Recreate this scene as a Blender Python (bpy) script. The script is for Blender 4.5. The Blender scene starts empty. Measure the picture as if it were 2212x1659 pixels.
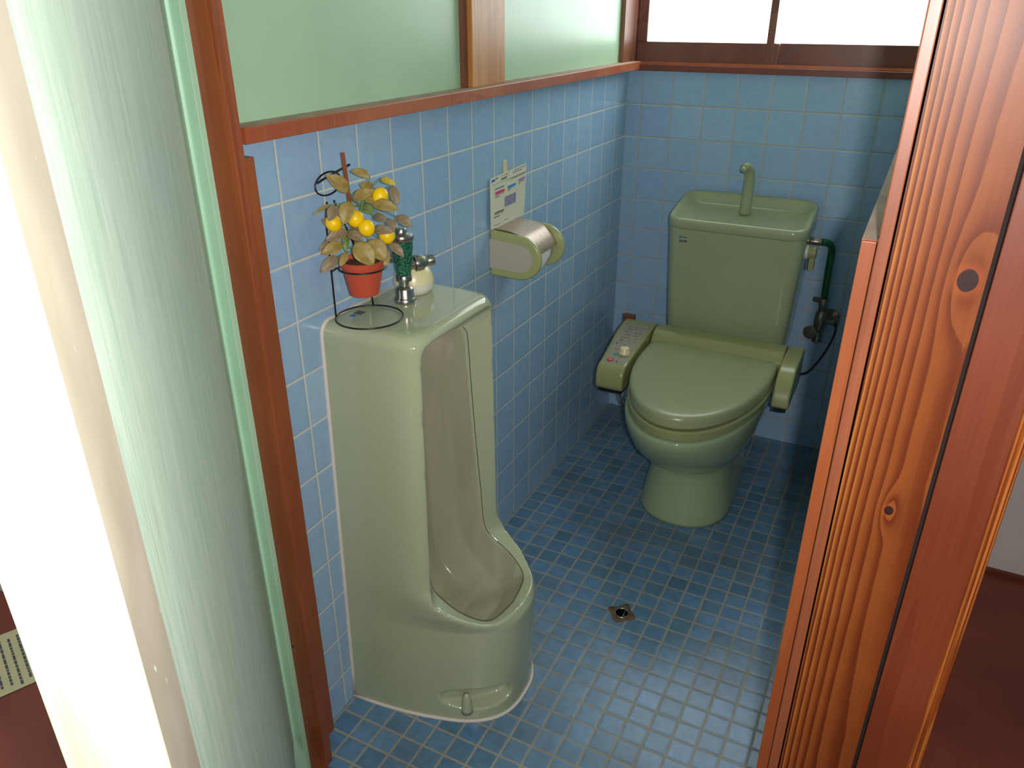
import bpy, bmesh, math, random
from mathutils import Vector, Matrix
S = bpy.context.scene
COL = S.collection
PI = math.pi
R = math.radians

# ------------------------------------------------------------------ camera, light, exposure
cd = bpy.data.cameras.new('camera'); cam = bpy.data.objects.new('camera', cd); COL.objects.link(cam)
cd.sensor_fit = 'HORIZONTAL'; cd.sensor_width = 36.0; cd.lens = 36.0 * 1675.31 / 2212.0
cd.clip_start = 0.02; cd.clip_end = 60
cam.location = (0.87176, -2.52356, 1.35802)
az, el = -0.4721, -0.45
f = Vector((math.sin(az) * math.cos(el), math.cos(az) * math.cos(el), math.sin(el)))
cam.rotation_euler = f.to_track_quat('-Z', 'Y').to_euler()
S.camera = cam
S.view_settings.view_transform = 'Standard'
S.view_settings.look = 'None'
S.view_settings.gamma = 1.0
S.view_settings.exposure = 0.0
S.view_settings.use_curve_mapping = False

w = bpy.data.worlds.new('sky'); S.world = w; w.use_nodes = True
bg = w.node_tree.nodes['Background']; bg.inputs[0].default_value = (0.72, 0.86, 1.0, 1); bg.inputs[1].default_value = 0.5

ld = bpy.data.lights.new('camera_flash', 'AREA'); ld.shape = 'RECTANGLE'; ld.size = 0.022; ld.size_y = 0.012
ld.energy = 13.8; ld.color = (1.0, 0.97, 0.93)
lo = bpy.data.objects.new('camera_flash', ld); COL.objects.link(lo)
lo.location = (0.916, -2.512, 1.366)
lo.rotation_euler = f.to_track_quat('-Z', 'Y').to_euler()

# ------------------------------------------------------------------ node helpers
def lin(h):
    c = [int(h[i:i + 2], 16) / 255 for i in (0, 2, 4)]
    return tuple(x / 12.92 if x <= 0.04045 else ((x + 0.055) / 1.055) ** 2.4 for x in c) + (1,)

class NT:
    def __init__(s, name):
        s.m = bpy.data.materials.new(name); s.m.use_nodes = True
        s.n = s.m.node_tree.nodes; s.l = s.m.node_tree.links
        s.b = s.n['Principled BSDF']
    def node(s, t, **kw):
        x = s.n.new(t)
        for k, v in kw.items(): setattr(x, k, v)
        return x
    def put(s, sock, v):
        if isinstance(v, bpy.types.NodeSocket): s.l.new(v, sock)
        else: sock.default_value = v
    def math(s, op, a, b=0.0, c=None, clamp=False):
        x = s.node('ShaderNodeMath', operation=op, use_clamp=clamp); s.put(x.inputs[0], a); s.put(x.inputs[1], b)
        if c is not None: s.put(x.inputs[2], c)
        return x.outputs[0]
    def mix(s, fac, a, b, blend='MIX'):
        x = s.node('ShaderNodeMix', data_type='RGBA', blend_type=blend)
        s.put(x.inputs[0], fac); s.put(x.inputs[6], a); s.put(x.inputs[7], b); return x.outputs[2]
    def ramp(s, fac, stops):
        x = s.node('ShaderNodeValToRGB'); s.put(x.inputs[0], fac)
        e = x.color_ramp.elements
        while len(e) < len(stops): e.new(0.5)
        for i, (p, c) in enumerate(stops): e[i].position = p; e[i].color = c
        return x.outputs[0]
    def noise(s, vec, scale, detail=3, rough=0.5, dist=0.0):
        x = s.node('ShaderNodeTexNoise'); s.put(x.inputs['Vector'], vec)
        x.inputs['Scale'].default_value = scale; x.inputs['Detail'].default_value = detail
        x.inputs['Roughness'].default_value = rough; x.inputs['Distortion'].default_value = dist
        return x.outputs[0]
    def coord(s, scale=None):
        t = s.node('ShaderNodeTexCoord').outputs['Object']
        if scale:
            mp = s.node('ShaderNodeMapping'); s.l.new(t, mp.inputs[0]); mp.inputs['Scale'].default_value = scale; t = mp.outputs[0]
        return t
    def bump(s, h, strength=0.3, dist=0.001):
        x = s.node('ShaderNodeBump'); x.inputs['Strength'].default_value = strength; x.inputs['Distance'].default_value = dist
        s.put(x.inputs['Height'], h); s.l.new(x.outputs[0], s.b.inputs['Normal'])
    def set(s, **kw):
        names = dict(col='Base Color', rough='Roughness', metal='Metallic', coat='Coat Weight', coatr='Coat Roughness', spec='Specular IOR Level', trans='Transmission Weight', sub='Subsurface Weight')
        for k, v in kw.items(): s.put(s.b.inputs[names[k]], v)
        return s.m

def plain(name, hexc, rough=0.5, metal=0.0, coat=0.0, var=0.06, vs=9.0, spec=0.5):
    t = NT(name)
    n = t.noise(t.coord(), vs, 4)
    c = lin(hexc)
    lo_ = tuple(x * (1 - var) for x in c[:3]) + (1,); hi = tuple(min(1, x * (1 + var)) for x in c[:3]) + (1,)
    t.set(col=t.ramp(n, [(0.3, lo_), (0.7, hi)]), rough=rough, metal=metal, coat=coat, spec=spec)
    return t.m

def tile_mat(name, pitch, axes, offs, grout_w, tile_cols, grout_c, rough, tone_var, soft=0.0012, bumpd=0.0012, wobble=0.0, dirt=0.0, pink=0.0):
    t = NT(name)
    co = t.coord(); sx = t.node('ShaderNodeSeparateXYZ'); t.l.new(co, sx.inputs[0])
    if wobble:
        wn = t.noise(co, 60, 2)
        wv = t.math('MULTIPLY', t.math('SUBTRACT', wn, 0.5), wobble)
    ids = []; ds = []
    for a, o in zip(axes, offs):
        v = t.math('SUBTRACT', sx.outputs[a], o)
        if wobble: v = t.math('ADD', v, wv)
        v = t.math('DIVIDE', v, pitch)
        ids.append(t.math('FLOOR', v))
        fr = t.math('FRACT', v)
        ds.append(t.math('MULTIPLY', t.math('MINIMUM', fr, t.math('SUBTRACT', 1.0, fr)), pitch))
    d = t.math('MINIMUM', ds[0], ds[1])
    mask = t.math('DIVIDE', t.math('SUBTRACT', d, grout_w / 2 - soft / 2), soft, clamp=True)   # 0 in grout, 1 on tile
    cx = t.node('ShaderNodeCombineXYZ'); t.put(cx.inputs[0], ids[0]); t.put(cx.inputs[1], ids[1])
    wnz = t.node('ShaderNodeTexWhiteNoise', noise_dimensions='3D'); t.l.new(cx.outputs[0], wnz.inputs[0])
    tc = t.ramp(wnz.outputs['Value'], [(i / max(1, len(tile_cols) - 1), lin(c)) for i, c in enumerate(tile_cols)])
    mot = t.noise(co, 45, 4, 0.6)
    tc = t.mix(tone_var, tc, t.ramp(mot, [(0.3, (0.25, 0.25, 0.25, 1)), (0.7, (0.75, 0.75, 0.75, 1))]), 'OVERLAY')
    gn = t.noise(co, 22, 3)
    gc = t.mix(gn, lin(grout_c), tuple(x * 0.75 for x in lin(grout_c)[:3]) + (1,))
    if pink:
        pn = t.noise(co, 90, 2)
        gc = t.mix(t.math('MULTIPLY', t.math('GREATER_THAN', pn, 0.62), pink), gc, lin('a87858'))
    col = t.mix(mask, gc, tc)
    if dirt:
        dn = t.noise(co, 3.5, 4, 0.6)
        col = t.mix(t.math('MULTIPLY', t.ramp(dn, [(0.45, (0, 0, 0, 1)), (0.75, (1, 1, 1, 1))]), dirt), col, lin('5a5448'))
    t.set(col=col, rough=t.math('ADD', t.math('MULTIPLY', mask, rough - 0.8), 0.8))
    smooth = t.math('DIVIDE', t.math('SUBTRACT', d, grout_w / 2 - soft / 2), 0.004, clamp=True)
    smooth = t.math('POWER', smooth, 0.5)
    t.bump(t.math('ADD', smooth, t.math('MULTIPLY', mot, 0.03)), 0.6, bumpd)
    return t.m

def post_wood():
    t = NT('grained_pine_post'); co = t.coord()
    sx = t.node('ShaderNodeSeparateXYZ'); t.l.new(co, sx.inputs[0])
    mp = t.node('ShaderNodeMapping'); t.l.new(co, mp.inputs[0]); mp.inputs['Scale'].default_value = (9, 9, 0.9)
    n1 = t.noise(mp.outputs[0], 1.0, 2, 0.4)
    mp3 = t.node('ShaderNodeMapping'); t.l.new(co, mp3.inputs[0]); mp3.inputs['Scale'].default_value = (90, 40, 14)
    n3 = t.noise(mp3.outputs[0], 1.0, 3, 0.6)
    u = t.math('SUBTRACT', sx.outputs[0], 0.8668)
    rr = t.math('MULTIPLY', t.math('SUBTRACT', 1.0, t.math('EXPONENT', t.math('DIVIDE', u, -0.040))), 7.0)
    rr = t.math('ADD', rr, t.math('MULTIPLY', n1, 4.2)); rr = t.math('ADD', rr, t.math('MULTIPLY', n3, 0.22))
    kn = ((0.9300, 1.148, 0.0085), (0.9150, 0.905, 0.0044))
    for kx, kz, kr in kn:
        dx = t.math('SUBTRACT', sx.outputs[0], kx); dz = t.math('MULTIPLY', t.math('SUBTRACT', sx.outputs[2], kz), 0.33)
        q = t.math('ADD', t.math('MULTIPLY', dx, dx), t.math('MULTIPLY', dz, dz))
        g_ = t.math('EXPONENT', t.math('DIVIDE', t.math('MULTIPLY', q, -1.0), (kr * 1.7) ** 2))
        rr = t.math('ADD', rr, t.math('MULTIPLY', g_, 1.5))
    w1 = t.math('FRACT', rr)
    saw = t.math('MULTIPLY', t.math('POWER', w1, 2.2), t.math('SUBTRACT', 1.0, t.math('POWER', w1, 30.0)))
    mp2 = t.node('ShaderNodeMapping'); t.l.new(co, mp2.inputs[0]); mp2.inputs['Scale'].default_value = (1, 1, 0.015)
    fine = t.noise(mp2.outputs[0], 700, 2, 0.6)
    left = t.math('EXPONENT', t.math('DIVIDE', u, -0.030))
    big = t.noise(co, 7, 3)
    fac = t.math('ADD', t.math('MULTIPLY', saw, t.math('ADD', 0.30, t.math('MULTIPLY', left, 0.75))), t.math('MULTIPLY', fine, 0.16))
    fac = t.math('ADD', fac, t.math('ADD', 0.10, t.math('MULTIPLY', t.math('SUBTRACT', 1.0, left), 0.30)))
    fac = t.math('ADD', fac, t.math('MULTIPLY', t.math('SUBTRACT', big, 0.5), 0.35), clamp=True)
    col = t.ramp(fac, [(0.12, lin('a0662e')), (0.32, lin('80441c')), (0.6, lin('642c10')), (0.95, lin('401406'))])
    for kx, kz, kr in kn:
        dx = t.math('SUBTRACT', sx.outputs[0], kx); dz = t.math('MULTIPLY', t.math('SUBTRACT', sx.outputs[2], kz), 0.8)
        dd = t.math('ADD', t.math('SQRT', t.math('ADD', t.math('MULTIPLY', dx, dx), t.math('MULTIPLY', dz, dz))), t.math('MULTIPLY', t.math('SUBTRACT', n3, 0.5), 0.0012))
        k2 = t.math('SUBTRACT', 1.0, t.math('DIVIDE', t.math('SUBTRACT', dd, kr), kr * 0.8, clamp=True))
        k = t.math('SUBTRACT', 1.0, t.math('DIVIDE', t.math('SUBTRACT', dd, kr * 0.9), kr * 0.12, clamp=True))
        col = t.mix(t.math('MULTIPLY', k2, 0.5), col, lin('96481c'))
        col = t.mix(k, col, lin('2c1818'))
    t.set(col=col, rough=0.45, coat=0.04, coatr=0.3, spec=0.25); t.bump(fac, 0.25, 0.0006)
    return t.m

def wood(name, cols, rough=0.4, scale=(1, 1, 1), ring=14.0, dist=2.0, contrast=1.0, coat=0.0, streak=120.0, knots=(), bump=0.15, lo_=0.2, hi_=0.8, z_dark=None):
    """vertical grain wood: stretched noise rings + fine streaks, optional knots (x,z,r)"""
    t = NT(name)
    co = t.coord()
    sx = t.node('ShaderNodeSeparateXYZ'); t.l.new(co, sx.inputs[0])
    mp = t.node('ShaderNodeMapping'); t.l.new(co, mp.inputs[0]); mp.inputs['Scale'].default_value = scale
    base = t.noise(mp.outputs[0], 1.6, 3, 0.5, dist * 0.3)
    rr = t.math('MULTIPLY', base, ring)
    for (kx, kz, kr) in knots:
        dx = t.math('SUBTRACT', sx.outputs[0], kx); dz = t.math('MULTIPLY', t.math('SUBTRACT', sx.outputs[2], kz), 0.42)
        q = t.math('ADD', t.math('MULTIPLY', dx, dx), t.math('MULTIPLY', dz, dz))
        g = t.math('EXPONENT', t.math('DIVIDE', t.math('MULTIPLY', q, -1.0), (kr * 2.2) ** 2))
        rr = t.math('ADD', rr, t.math('MULTIPLY', g, 1.6))
    w1 = t.math('FRACT', rr)
    w1 = t.math('POWER', w1, 1.6)
    mp2 = t.node('ShaderNodeMapping'); t.l.new(co, mp2.inputs[0]); mp2.inputs['Scale'].default_value = (1, 1, 0.02)
    fine = t.noise(mp2.outputs[0], streak * 4, 2, 0.6)
    big = t.noise(co, 5, 3)
    fac = t.math('ADD', t.math('MULTIPLY', w1, 0.6 * contrast), t.math('MULTIPLY', fine, 0.35))
    fac = t.math('ADD', fac, t.math('MULTIPLY', t.math('SUBTRACT', big, 0.5), 0.7), clamp=True)
    n = len(cols)
    col = t.ramp(fac, [(lo_ + (hi_ - lo_) * i / (n - 1), lin(c)) for i, c in enumerate(cols)])
    for (kx, kz, kr) in knots:
        dx = t.math('SUBTRACT', sx.outputs[0], kx); dz = t.math('MULTIPLY', t.math('SUBTRACT', sx.outputs[2], kz), 1.0)
        dd = t.math('SQRT', t.math('ADD', t.math('MULTIPLY', dx, dx), t.math('MULTIPLY', dz, dz)))
        k = t.math('SUBTRACT', 1.0, t.math('DIVIDE', t.math('SUBTRACT', dd, kr * 0.9), kr * 0.16, clamp=True))
        k2 = t.math('SUBTRACT', 1.0, t.math('DIVIDE', t.math('SUBTRACT', dd, kr), kr * 1.3, clamp=True))
        col = t.mix(t.math('MULTIPLY', k2, 0.55), col, lin('9a4a1c'))
        col = t.mix(k, col, lin('38201e'))
    t.set(col=col, rough=rough, coat=coat, coatr=0.15)
    t.bump(fac, bump, 0.0008)
    return t.m

M = {}
# wall tile grids, joint spacing 0.1 m, measured from the room's corner
M['tile_left'] = tile_mat('left_wall_tile', 0.1, (1, 2), (-0.10654, 1.1866), 0.0034, ['94b3d0', '8faecd', '9ab8d3'], 'e0dac8', 0.16, 0.12)
M['tile_back'] = tile_mat('back_wall_tile', 0.1, (0, 2), (0.04655, 1.1866), 0.0030, ['94b3d0', '8faecd', '9ab8d3'], 'bcae94', 0.16, 0.12)
M['tile_floor'] = tile_mat('mosaic_floor_tile', 0.04994, (0, 1), (0.45464, -1.17011), 0.0046, ['567c98', '6288a8', '4e748f', '5c84a8', '587a92'], 'a39e8e', 0.30, 0.35, 0.0018, 0.0008, 0.002, 0.5, 0.35)
M['plaster'] = plain('green_wall_board', 'a6c6a6', 0.33, var=0.05, vs=5)
M['plaster_plain'] = plain('painted_board', 'b9c6b4', 0.7)
M['ceil'] = plain('ceiling_board', 'd8d4c8', 0.8)
M['trim'] = wood('trim_wood', ['9c4e2e', 'b87048', 'c8845c'], 0.34, (9, 2, 9), 1.5, 0.5, 0.25, bump=0.05)
M['trim_top'] = plain('dusty_trim_top', 'ae9484', 0.85, var=0.15, vs=30)
M['red_wood'] = wood('window_ledge_wood', ['642a20', '763428', '864030'], 0.4, (2, 9, 9), 3, 1.0, 0.5, bump=0.05)
M['dark_wood'] = wood('window_wood', ['6a3a30', '80483a', '925848'], 0.35, (4, 4, 4), 3, 1, 0.5)
M['jamb'] = wood('left_jamb_wood', ['803e1e', '98502a', 'aa6036'], 0.42, (16, 16, 0.5), 3, 1, 0.35, coat=0.1, knots=((0.022, 0.30, 0.0045),))
M['pillar'] = wood('pillar_wood', ['b0743a', 'c68c4c', 'd09a58'], 0.38, (14, 14, 0.6), 4, 1, 0.5)
M['corner_post'] = wood('corner_post_wood', ['6b3c26', '845036', '9a6242'], 0.4, (14, 14, 0.6), 3, 1, 0.5)
M['orange'] = wood('orange_strip_wood', ['8a4622', '9c542a', 'a86032'], 0.45, (10, 10, 0.6), 2, 1, 0.3)
M['stop'] = wood('door_stop_wood', ['7c4228', '905236', '9c6044'], 0.4, (14, 14, 0.5), 3, 1, 0.6, coat=0.08)
M['post'] = post_wood()
M['casing'] = wood('smooth_casing_wood', ['642a14', '70341c', '7c4026'], 0.4, (8, 8, 0.5), 2, 1, 0.3, coat=0.1, bump=0.05)
M['casing_edge'] = wood('casing_edge_wood', ['5e280e', '94501f', 'a8622c', '6a2c0e'], 0.35, (90, 30, 0.3), 6, 1, 1.0)
M['gap_shade'] = plain('dark_gap_shade', '1a0d0a', 0.9)  # near-black fill, stands in for the shade in grooves between boards

def ply_mat():
    t = NT('green_stained_plywood')
    mp = t.node('ShaderNodeMapping'); t.l.new(t.coord(), mp.inputs[0]); mp.inputs['Scale'].default_value = (1, 1, 0.03)
    a = t.noise(mp.outputs[0], 420, 3, 0.7)
    mp2 = t.node('ShaderNodeMapping'); t.l.new(t.coord(), mp2.inputs[0]); mp2.inputs['Scale'].default_value = (1, 1, 0.1)
    b = t.noise(mp2.outputs[0], 60, 4, 0.7, 0.6)
    fac = t.math('ADD', t.math('MULTIPLY', a, 0.55), t.math('MULTIPLY', b, 0.45))
    t.set(col=t.ramp(fac, [(0.32, lin('a6beac')), (0.47, lin('bed4c2')), (0.62, lin('d2e4d4'))]), rough=0.42)
    t.bump(fac, 0.25, 0.0006)
    return t.m
M['ply'] = ply_mat()
M['green_paint'] = plain('pale_green_paint', 'a8d0b2', 0.35, var=0.05)
def worn():
    t = NT('worn_green_white_paint'); co = t.coord()
    mp = t.node('ShaderNodeMapping'); t.l.new(co, mp.inputs[0]); mp.inputs['Scale'].default_value = (1, 1, 0.12)
    n = t.noise(mp.outputs[0], 30, 4, 0.6)
    c = t.ramp(n, [(0.35, lin('a5b98f')), (0.55, lin('bccfae')), (0.7, lin('c6d8be'))])
    v = t.noise(co, 160, 2)
    c = t.mix(t.math('GREATER_THAN', v, 0.77), c, lin('5a3a28'))
    t.set(col=c, rough=0.4); return t.m
M['worn'] = worn()
def taupe():
    t = NT('taupe_worn_lipping'); co = t.coord()
    mp = t.node('ShaderNodeMapping'); t.l.new(co, mp.inputs[0]); mp.inputs['Scale'].default_value = (1, 1, 0.35)
    v = t.noise(mp.outputs[0], 170, 2)
    n = t.noise(mp.outputs[0], 25, 3)
    c = t.ramp(n, [(0.3, lin('a39a88')), (0.7, lin('b8ae9c'))])
    c = t.mix(t.math('GREATER_THAN', v, 0.76), c, lin('d8e2c8'))
    t.set(col=c, rough=0.5); return t.m
M['taupe'] = taupe()

def ceramic(name, hexc, rough=0.08, hi=None):
    t = NT(name); n = t.noise(t.coord(), 320, 2); n2 = t.noise(t.coord(), 4, 3)
    c = lin(hexc)
    a = tuple(x * 0.94 for x in c[:3]) + (1,); b = tuple(x * 1.05 for x in c[:3]) + (1,)
    col = t.mix(0.5, t.ramp(n, [(0.3, a), (0.7, b)]), t.ramp(n2, [(0.3, a), (0.7, b)]))
    t.set(col=col, rough=rough, spec=0.5)
    return t.m
M['cer'] = ceramic('sage_green_ceramic', 'a4ab8c', 0.10)
def cer_dirty():
    t = NT('stained_basin_ceramic'); co = t.coord(); mp = t.node('ShaderNodeMapping'); t.l.new(co, mp.inputs[0]); mp.inputs['Scale'].default_value = (1, 1, 0.25)
    n = t.noise(mp.outputs[0], 14, 4, 0.6, 0.5); n2 = t.noise(mp.outputs[0], 45, 3, 0.6)
    col = t.ramp(n, [(0.35, lin('98967a')), (0.55, lin('a09c84')), (0.75, lin('aaa590'))])
    col = t.mix(t.math('MULTIPLY', t.ramp(n2, [(0.66, (0, 0, 0, 1)), (0.72, (1, 1, 1, 1))]), 0.25), col, lin('bab6a0'))
    t.set(col=col, rough=0.2); return t.m
M['cer_in'] = cer_dirty()
M['lid'] = ceramic('olive_green_plastic', '8f9262', 0.24)
M['lidtop'] = ceramic('green_lid_plastic', '92976e', 0.27)
M['tank'] = ceramic('tank_ceramic', '98a07c', 0.14)
M['bowl'] = ceramic('bowl_ceramic', '94a37e', 0.08)
M['panel_grey'] = plain('grey_label_film', '8f8a76', 0.4)
M['cream'] = plain('cream_plastic', 'd8cda0', 0.3)
M['white_pl'] = plain('white_plastic', 'd2d0c4', 0.35)
M['caulk'] = plain('white_caulk', 'cfc6bc', 0.6)
M['chrome'] = plain('worn_chrome', 'b8b4ac', 0.24, metal=1.0, var=0.12, vs=80)
M['chrome_dark'] = plain('tarnished_chrome', '948a7e', 0.3, metal=0.75, var=0.25, vs=60)
def green_reflection():
    t = NT('chrome_body_with_painted_reflection'); v = t.node('ShaderNodeTexVoronoi'); v.inputs['Scale'].default_value = 420  # green reflection in the chrome, put into the colour as specks
    t.l.new(t.coord(), v.inputs['Vector']); n = t.noise(t.coord(), 300, 4, 0.8)
    c = t.ramp(n, [(0.38, lin('123a2c')), (0.5, lin('2c7a5c')), (0.6, lin('6aa890')), (0.7, lin('b8c8bc'))])
    t.set(col=c, rough=0.2, metal=0.55); return t.m
M['painted_refl'] = green_reflection()
M['wire'] = plain('black_wire', '171216', 0.35)
M['brown_stick'] = wood('brown_stick', ['7a3f1e', '96542a'], 0.5, (20, 20, 1), 2)
M['pot'] = plain('terracotta_plastic', 'b84a30', 0.5, var=0.05)
M['soil'] = plain('pot_soil', '4a2a1a', 0.9, var=0.3, vs=80)
M['lemon'] = plain('lemon_yellow', 'f6c600', 0.35, var=0.1, vs=60)
def leafm(name, a, b):
    t = NT(name); n = t.noise(t.coord(), 90, 3)
    t.set(col=t.ramp(n, [(0.3, lin(a)), (0.7, lin(b))]), rough=0.5); return t.m
M['leaf0'] = leafm('faded_mauve_leaf', '7d6a50', '8e7c62')
M['leaf1'] = leafm('faded_ochre_leaf', '8a7434', 'a08c50')
M['leaf2'] = leafm('yellow_leaf', 'b09a28', 'c4ae44')
M['leaf3'] = leafm('green_leaf', '53702c', '7a8a48')
M['olive'] = ceramic('olive_plastic_holder', 'a0a46e', 0.25)
M['grey_inset'] = plain('grey_inset', 'b2a898', 0.55, var=0.05)
M['steel_flap'] = plain('freckled_steel_flap', 'a39282', 0.36, metal=0.5, var=0.2, vs=200)
M['paper'] = plain('toilet_paper', 'ece6e4', 0.9, var=0.04)
M['card'] = plain('card_stock', 'd2d0ba', 0.5, var=0.02)
M['pink'] = plain('pink_print', 'd23a78', 0.5); M['blue'] = plain('blue_print', '2a86c8', 0.5)
M['purple'] = plain('purple_print', 'a870b8', 0.5); M['ink'] = plain('grey_ink', '4a4a52', 0.6)
M['picture'] = plain('grey_lilac_picture', '8a84a2', 0.5, var=0.35, vs=120)
M['logo_blue'] = plain('blue_mark', '2a6ab0', 0.4); M['red'] = plain('red_print', 'd8485a', 0.5); M['teal'] = plain('teal_print', '4a9c88', 0.5)
M['pinkish'] = plain('mauve_print', 'a87a80', 0.5)
M['green_pipe'] = plain('dark_green_pipe', '1e5a30', 0.35)
M['brown_tab'] = plain('red_brown_tab', '6e3a2a', 0.5)
M['black'] = plain('black_rubber', '0c0c0e', 0.4)
M['drain_rust'] = plain('rusty_mortar', '6a5238', 0.9, var=0.35, vs=70)
M['corr_floor'] = wood('red_brown_corridor_floor', ['703026', '843c2c', '944838'], 0.35, (1.5, 3, 1), 3, 2, 0.5, lo_=0.1)
M['corr_wall'] = plain('pale_corridor_wall', 'ccc0ba', 0.8, var=0.06)
M['notice'] = plain('cream_paper_sheet', 'c8bf94', 0.7)
g = NT('bright_frosted_glass')
g.set(col=(0.9, 0.95, 1, 1), rough=0.5)
g.b.inputs['Emission Color'].default_value = (0.93, 0.98, 1.0, 1); g.b.inputs['Emission Strength'].default_value = 5.5
M['glass'] = g.m

# ------------------------------------------------------------------ mesh helpers
def link(name, bm, mats, parent=None, smooth=False, loc=None):
    me = bpy.data.meshes.new(name); bm.normal_update(); bm.to_mesh(me); bm.free()
    if not isinstance(mats, (list, tuple)): mats = [mats]
    for m in mats: me.materials.append(M[m] if isinstance(m, str) else m)
    if smooth:
        for p in me.polygons: p.use_smooth = True
    o = bpy.data.objects.new(name, me); COL.objects.link(o)
    if parent is not None:
        o.parent = parent
        o.matrix_parent_inverse = Matrix.Translation(-Vector(parent.location))
    return o

def tag(o, label=None, cat=None, group=None, kind=None):
    if label: o['label'] = label
    if cat: o['category'] = cat
    if group: o['group'] = group
    if kind: o['kind'] = kind
    return o

def empty(name, loc, label=None, cat=None, group=None):
    o = bpy.data.objects.new(name, None); COL.objects.link(o); o.location = loc; o.empty_display_size = 0.05
    return tag(o, label, cat, group)

def box(bm, a, b, mi=0, bev=0.0):
    xs, ys, zs = zip(a, b)
    r = bmesh.ops.create_cube(bm, size=1)
    vs = r['verts']
    for v in vs:
        v.co = Vector((min(xs) + (v.co.x + .5) * abs(xs[1] - xs[0]), min(ys) + (v.co.y + .5) * abs(ys[1] - ys[0]), min(zs) + (v.co.z + .5) * abs(zs[1] - zs[0])))
    fs = set(f for v in vs for f in v.link_faces)
    for f_ in fs: f_.material_index = mi
    if bev:
        es = list(set(e for v in vs for e in v.link_edges))
        bmesh.ops.bevel(bm, geom=es, offset=bev, segments=2, affect='EDGES', profile=0.6)
    return fs

def mbox(name, a, b, mat, parent=None, bev=0.0):
    bm = bmesh.new(); box(bm, a, b, 0, bev); return link(name, bm, mat, parent)

def loft(bm, rings, cap0=True, cap1=True, mi=0, closed=True):
    vr = [[bm.verts.new(p) for p in r] for r in rings]
    n = len(rings[0])
    for i in range(len(vr) - 1):
        for j in range(n if closed else n - 1):
            k = (j + 1) % n
            f_ = bm.faces.new((vr[i][j], vr[i][k], vr[i + 1][k], vr[i + 1][j])); f_.material_index = mi
    if cap0: bm.faces.new(list(reversed(vr[0]))).material_index = mi
    if cap1: bm.faces.new(vr[-1]).material_index = mi
    return vr

def lathe(bm, prof, c=(0, 0, 0), axis=Vector((0, 0, 1)), n=32, mi=0, caps=True):
    q = Vector((0, 0, 1)).rotation_difference(Vector(axis).normalized())
    rings = []
    for r_, h in prof:
        rings.append([Vector(c) + q @ Vector((r_ * math.cos(2 * PI * i / n), r_ * math.sin(2 * PI * i / n), h)) for i in range(n)])
    return loft(bm, rings, caps, caps, mi)

def smoothpath(pts, k=6):
    P_ = [Vector(p) for p in pts]
    out = []
    for i in range(len(P_) - 1):
        p0 = P_[max(i - 1, 0)]; p1 = P_[i]; p2 = P_[i + 1]; p3 = P_[min(i + 2, len(P_) - 1)]
        for s in range(k):
            u = s / k
            out.append(0.5 * ((2 * p1) + (-p0 + p2) * u + (2 * p0 - 5 * p1 + 4 * p2 - p3) * u * u + (-p0 + 3 * p1 - 3 * p2 + p3) * u ** 3))
    out.append(P_[-1]); return out

def tube(bm, pts, r, n=10, mi=0, closed=False, sm=True, k=6):
    if closed: P_ = [Vector(p) for p in pts]
    else: P_ = smoothpath(pts, k) if sm else [Vector(p) for p in pts]
    m = len(P_); rings = []; up = None
    for i, p in enumerate(P_):
        t_ = (P_[(i + 1) % m] - P_[i - 1]) if closed else (P_[min(i + 1, m - 1)] - P_[max(i - 1, 0)])
        t_.normalize()
        if up is None: up = t_.orthogonal().normalized()
        up = (up - t_ * up.dot(t_)).normalized(); b_ = t_.cross(up)
        rr = r(i / (m - 1)) if callable(r) else r
        rings.append([p + rr * (math.cos(2 * PI * j / n) * up + math.sin(2 * PI * j / n) * b_) for j in range(n)])
    if closed:
        rings.append(rings[0]); loft(bm, rings, False, False, mi); bmesh.ops.remove_doubles(bm, verts=bm.verts, dist=1e-6)
    else: loft(bm, rings, True, True, mi)

def circle(c, r, nrm, n=40, sx=1.0, rot=0.0):
    q = Vector((0, 0, 1)).rotation_difference(Vector(nrm).normalized())
    return [Vector(c) + q @ Vector((r * sx * math.cos(2 * PI * i / n + rot), r * math.sin(2 * PI * i / n + rot), 0)) for i in range(n)]

def rrect(cx, cy, hw, hd, r, z, n=8):
    pts = []
    for (sx, sy, a0) in ((1, 1, 0), (-1, 1, 90), (-1, -1, 180), (1, -1, 270)):
        for i in range(n + 1):
            a = R(a0 + 90 * i / n)
            pts.append(Vector((cx + sx * (hw - r) + r * math.cos(a), cy + sy * (hd - r) + r * math.sin(a), z)))
    return pts

def bevmod(o, w_=0.003, seg=3, ang=35):
    m = o.modifiers.new('bevel', 'BEVEL'); m.width = w_; m.segments = seg; m.limit_method = 'ANGLE'; m.angle_limit = R(ang); m.harden_normals = False
    return o

def shade(o, ang=40):
    for p in o.data.polygons: p.use_smooth = True
    m = o.modifiers.new('ws', 'WEIGHTED_NORMAL') if False else None
    o.data.set_sharp_from_angle(angle=R(ang))
    return o

def struct(o): o['kind'] = 'structure'; return o

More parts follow.
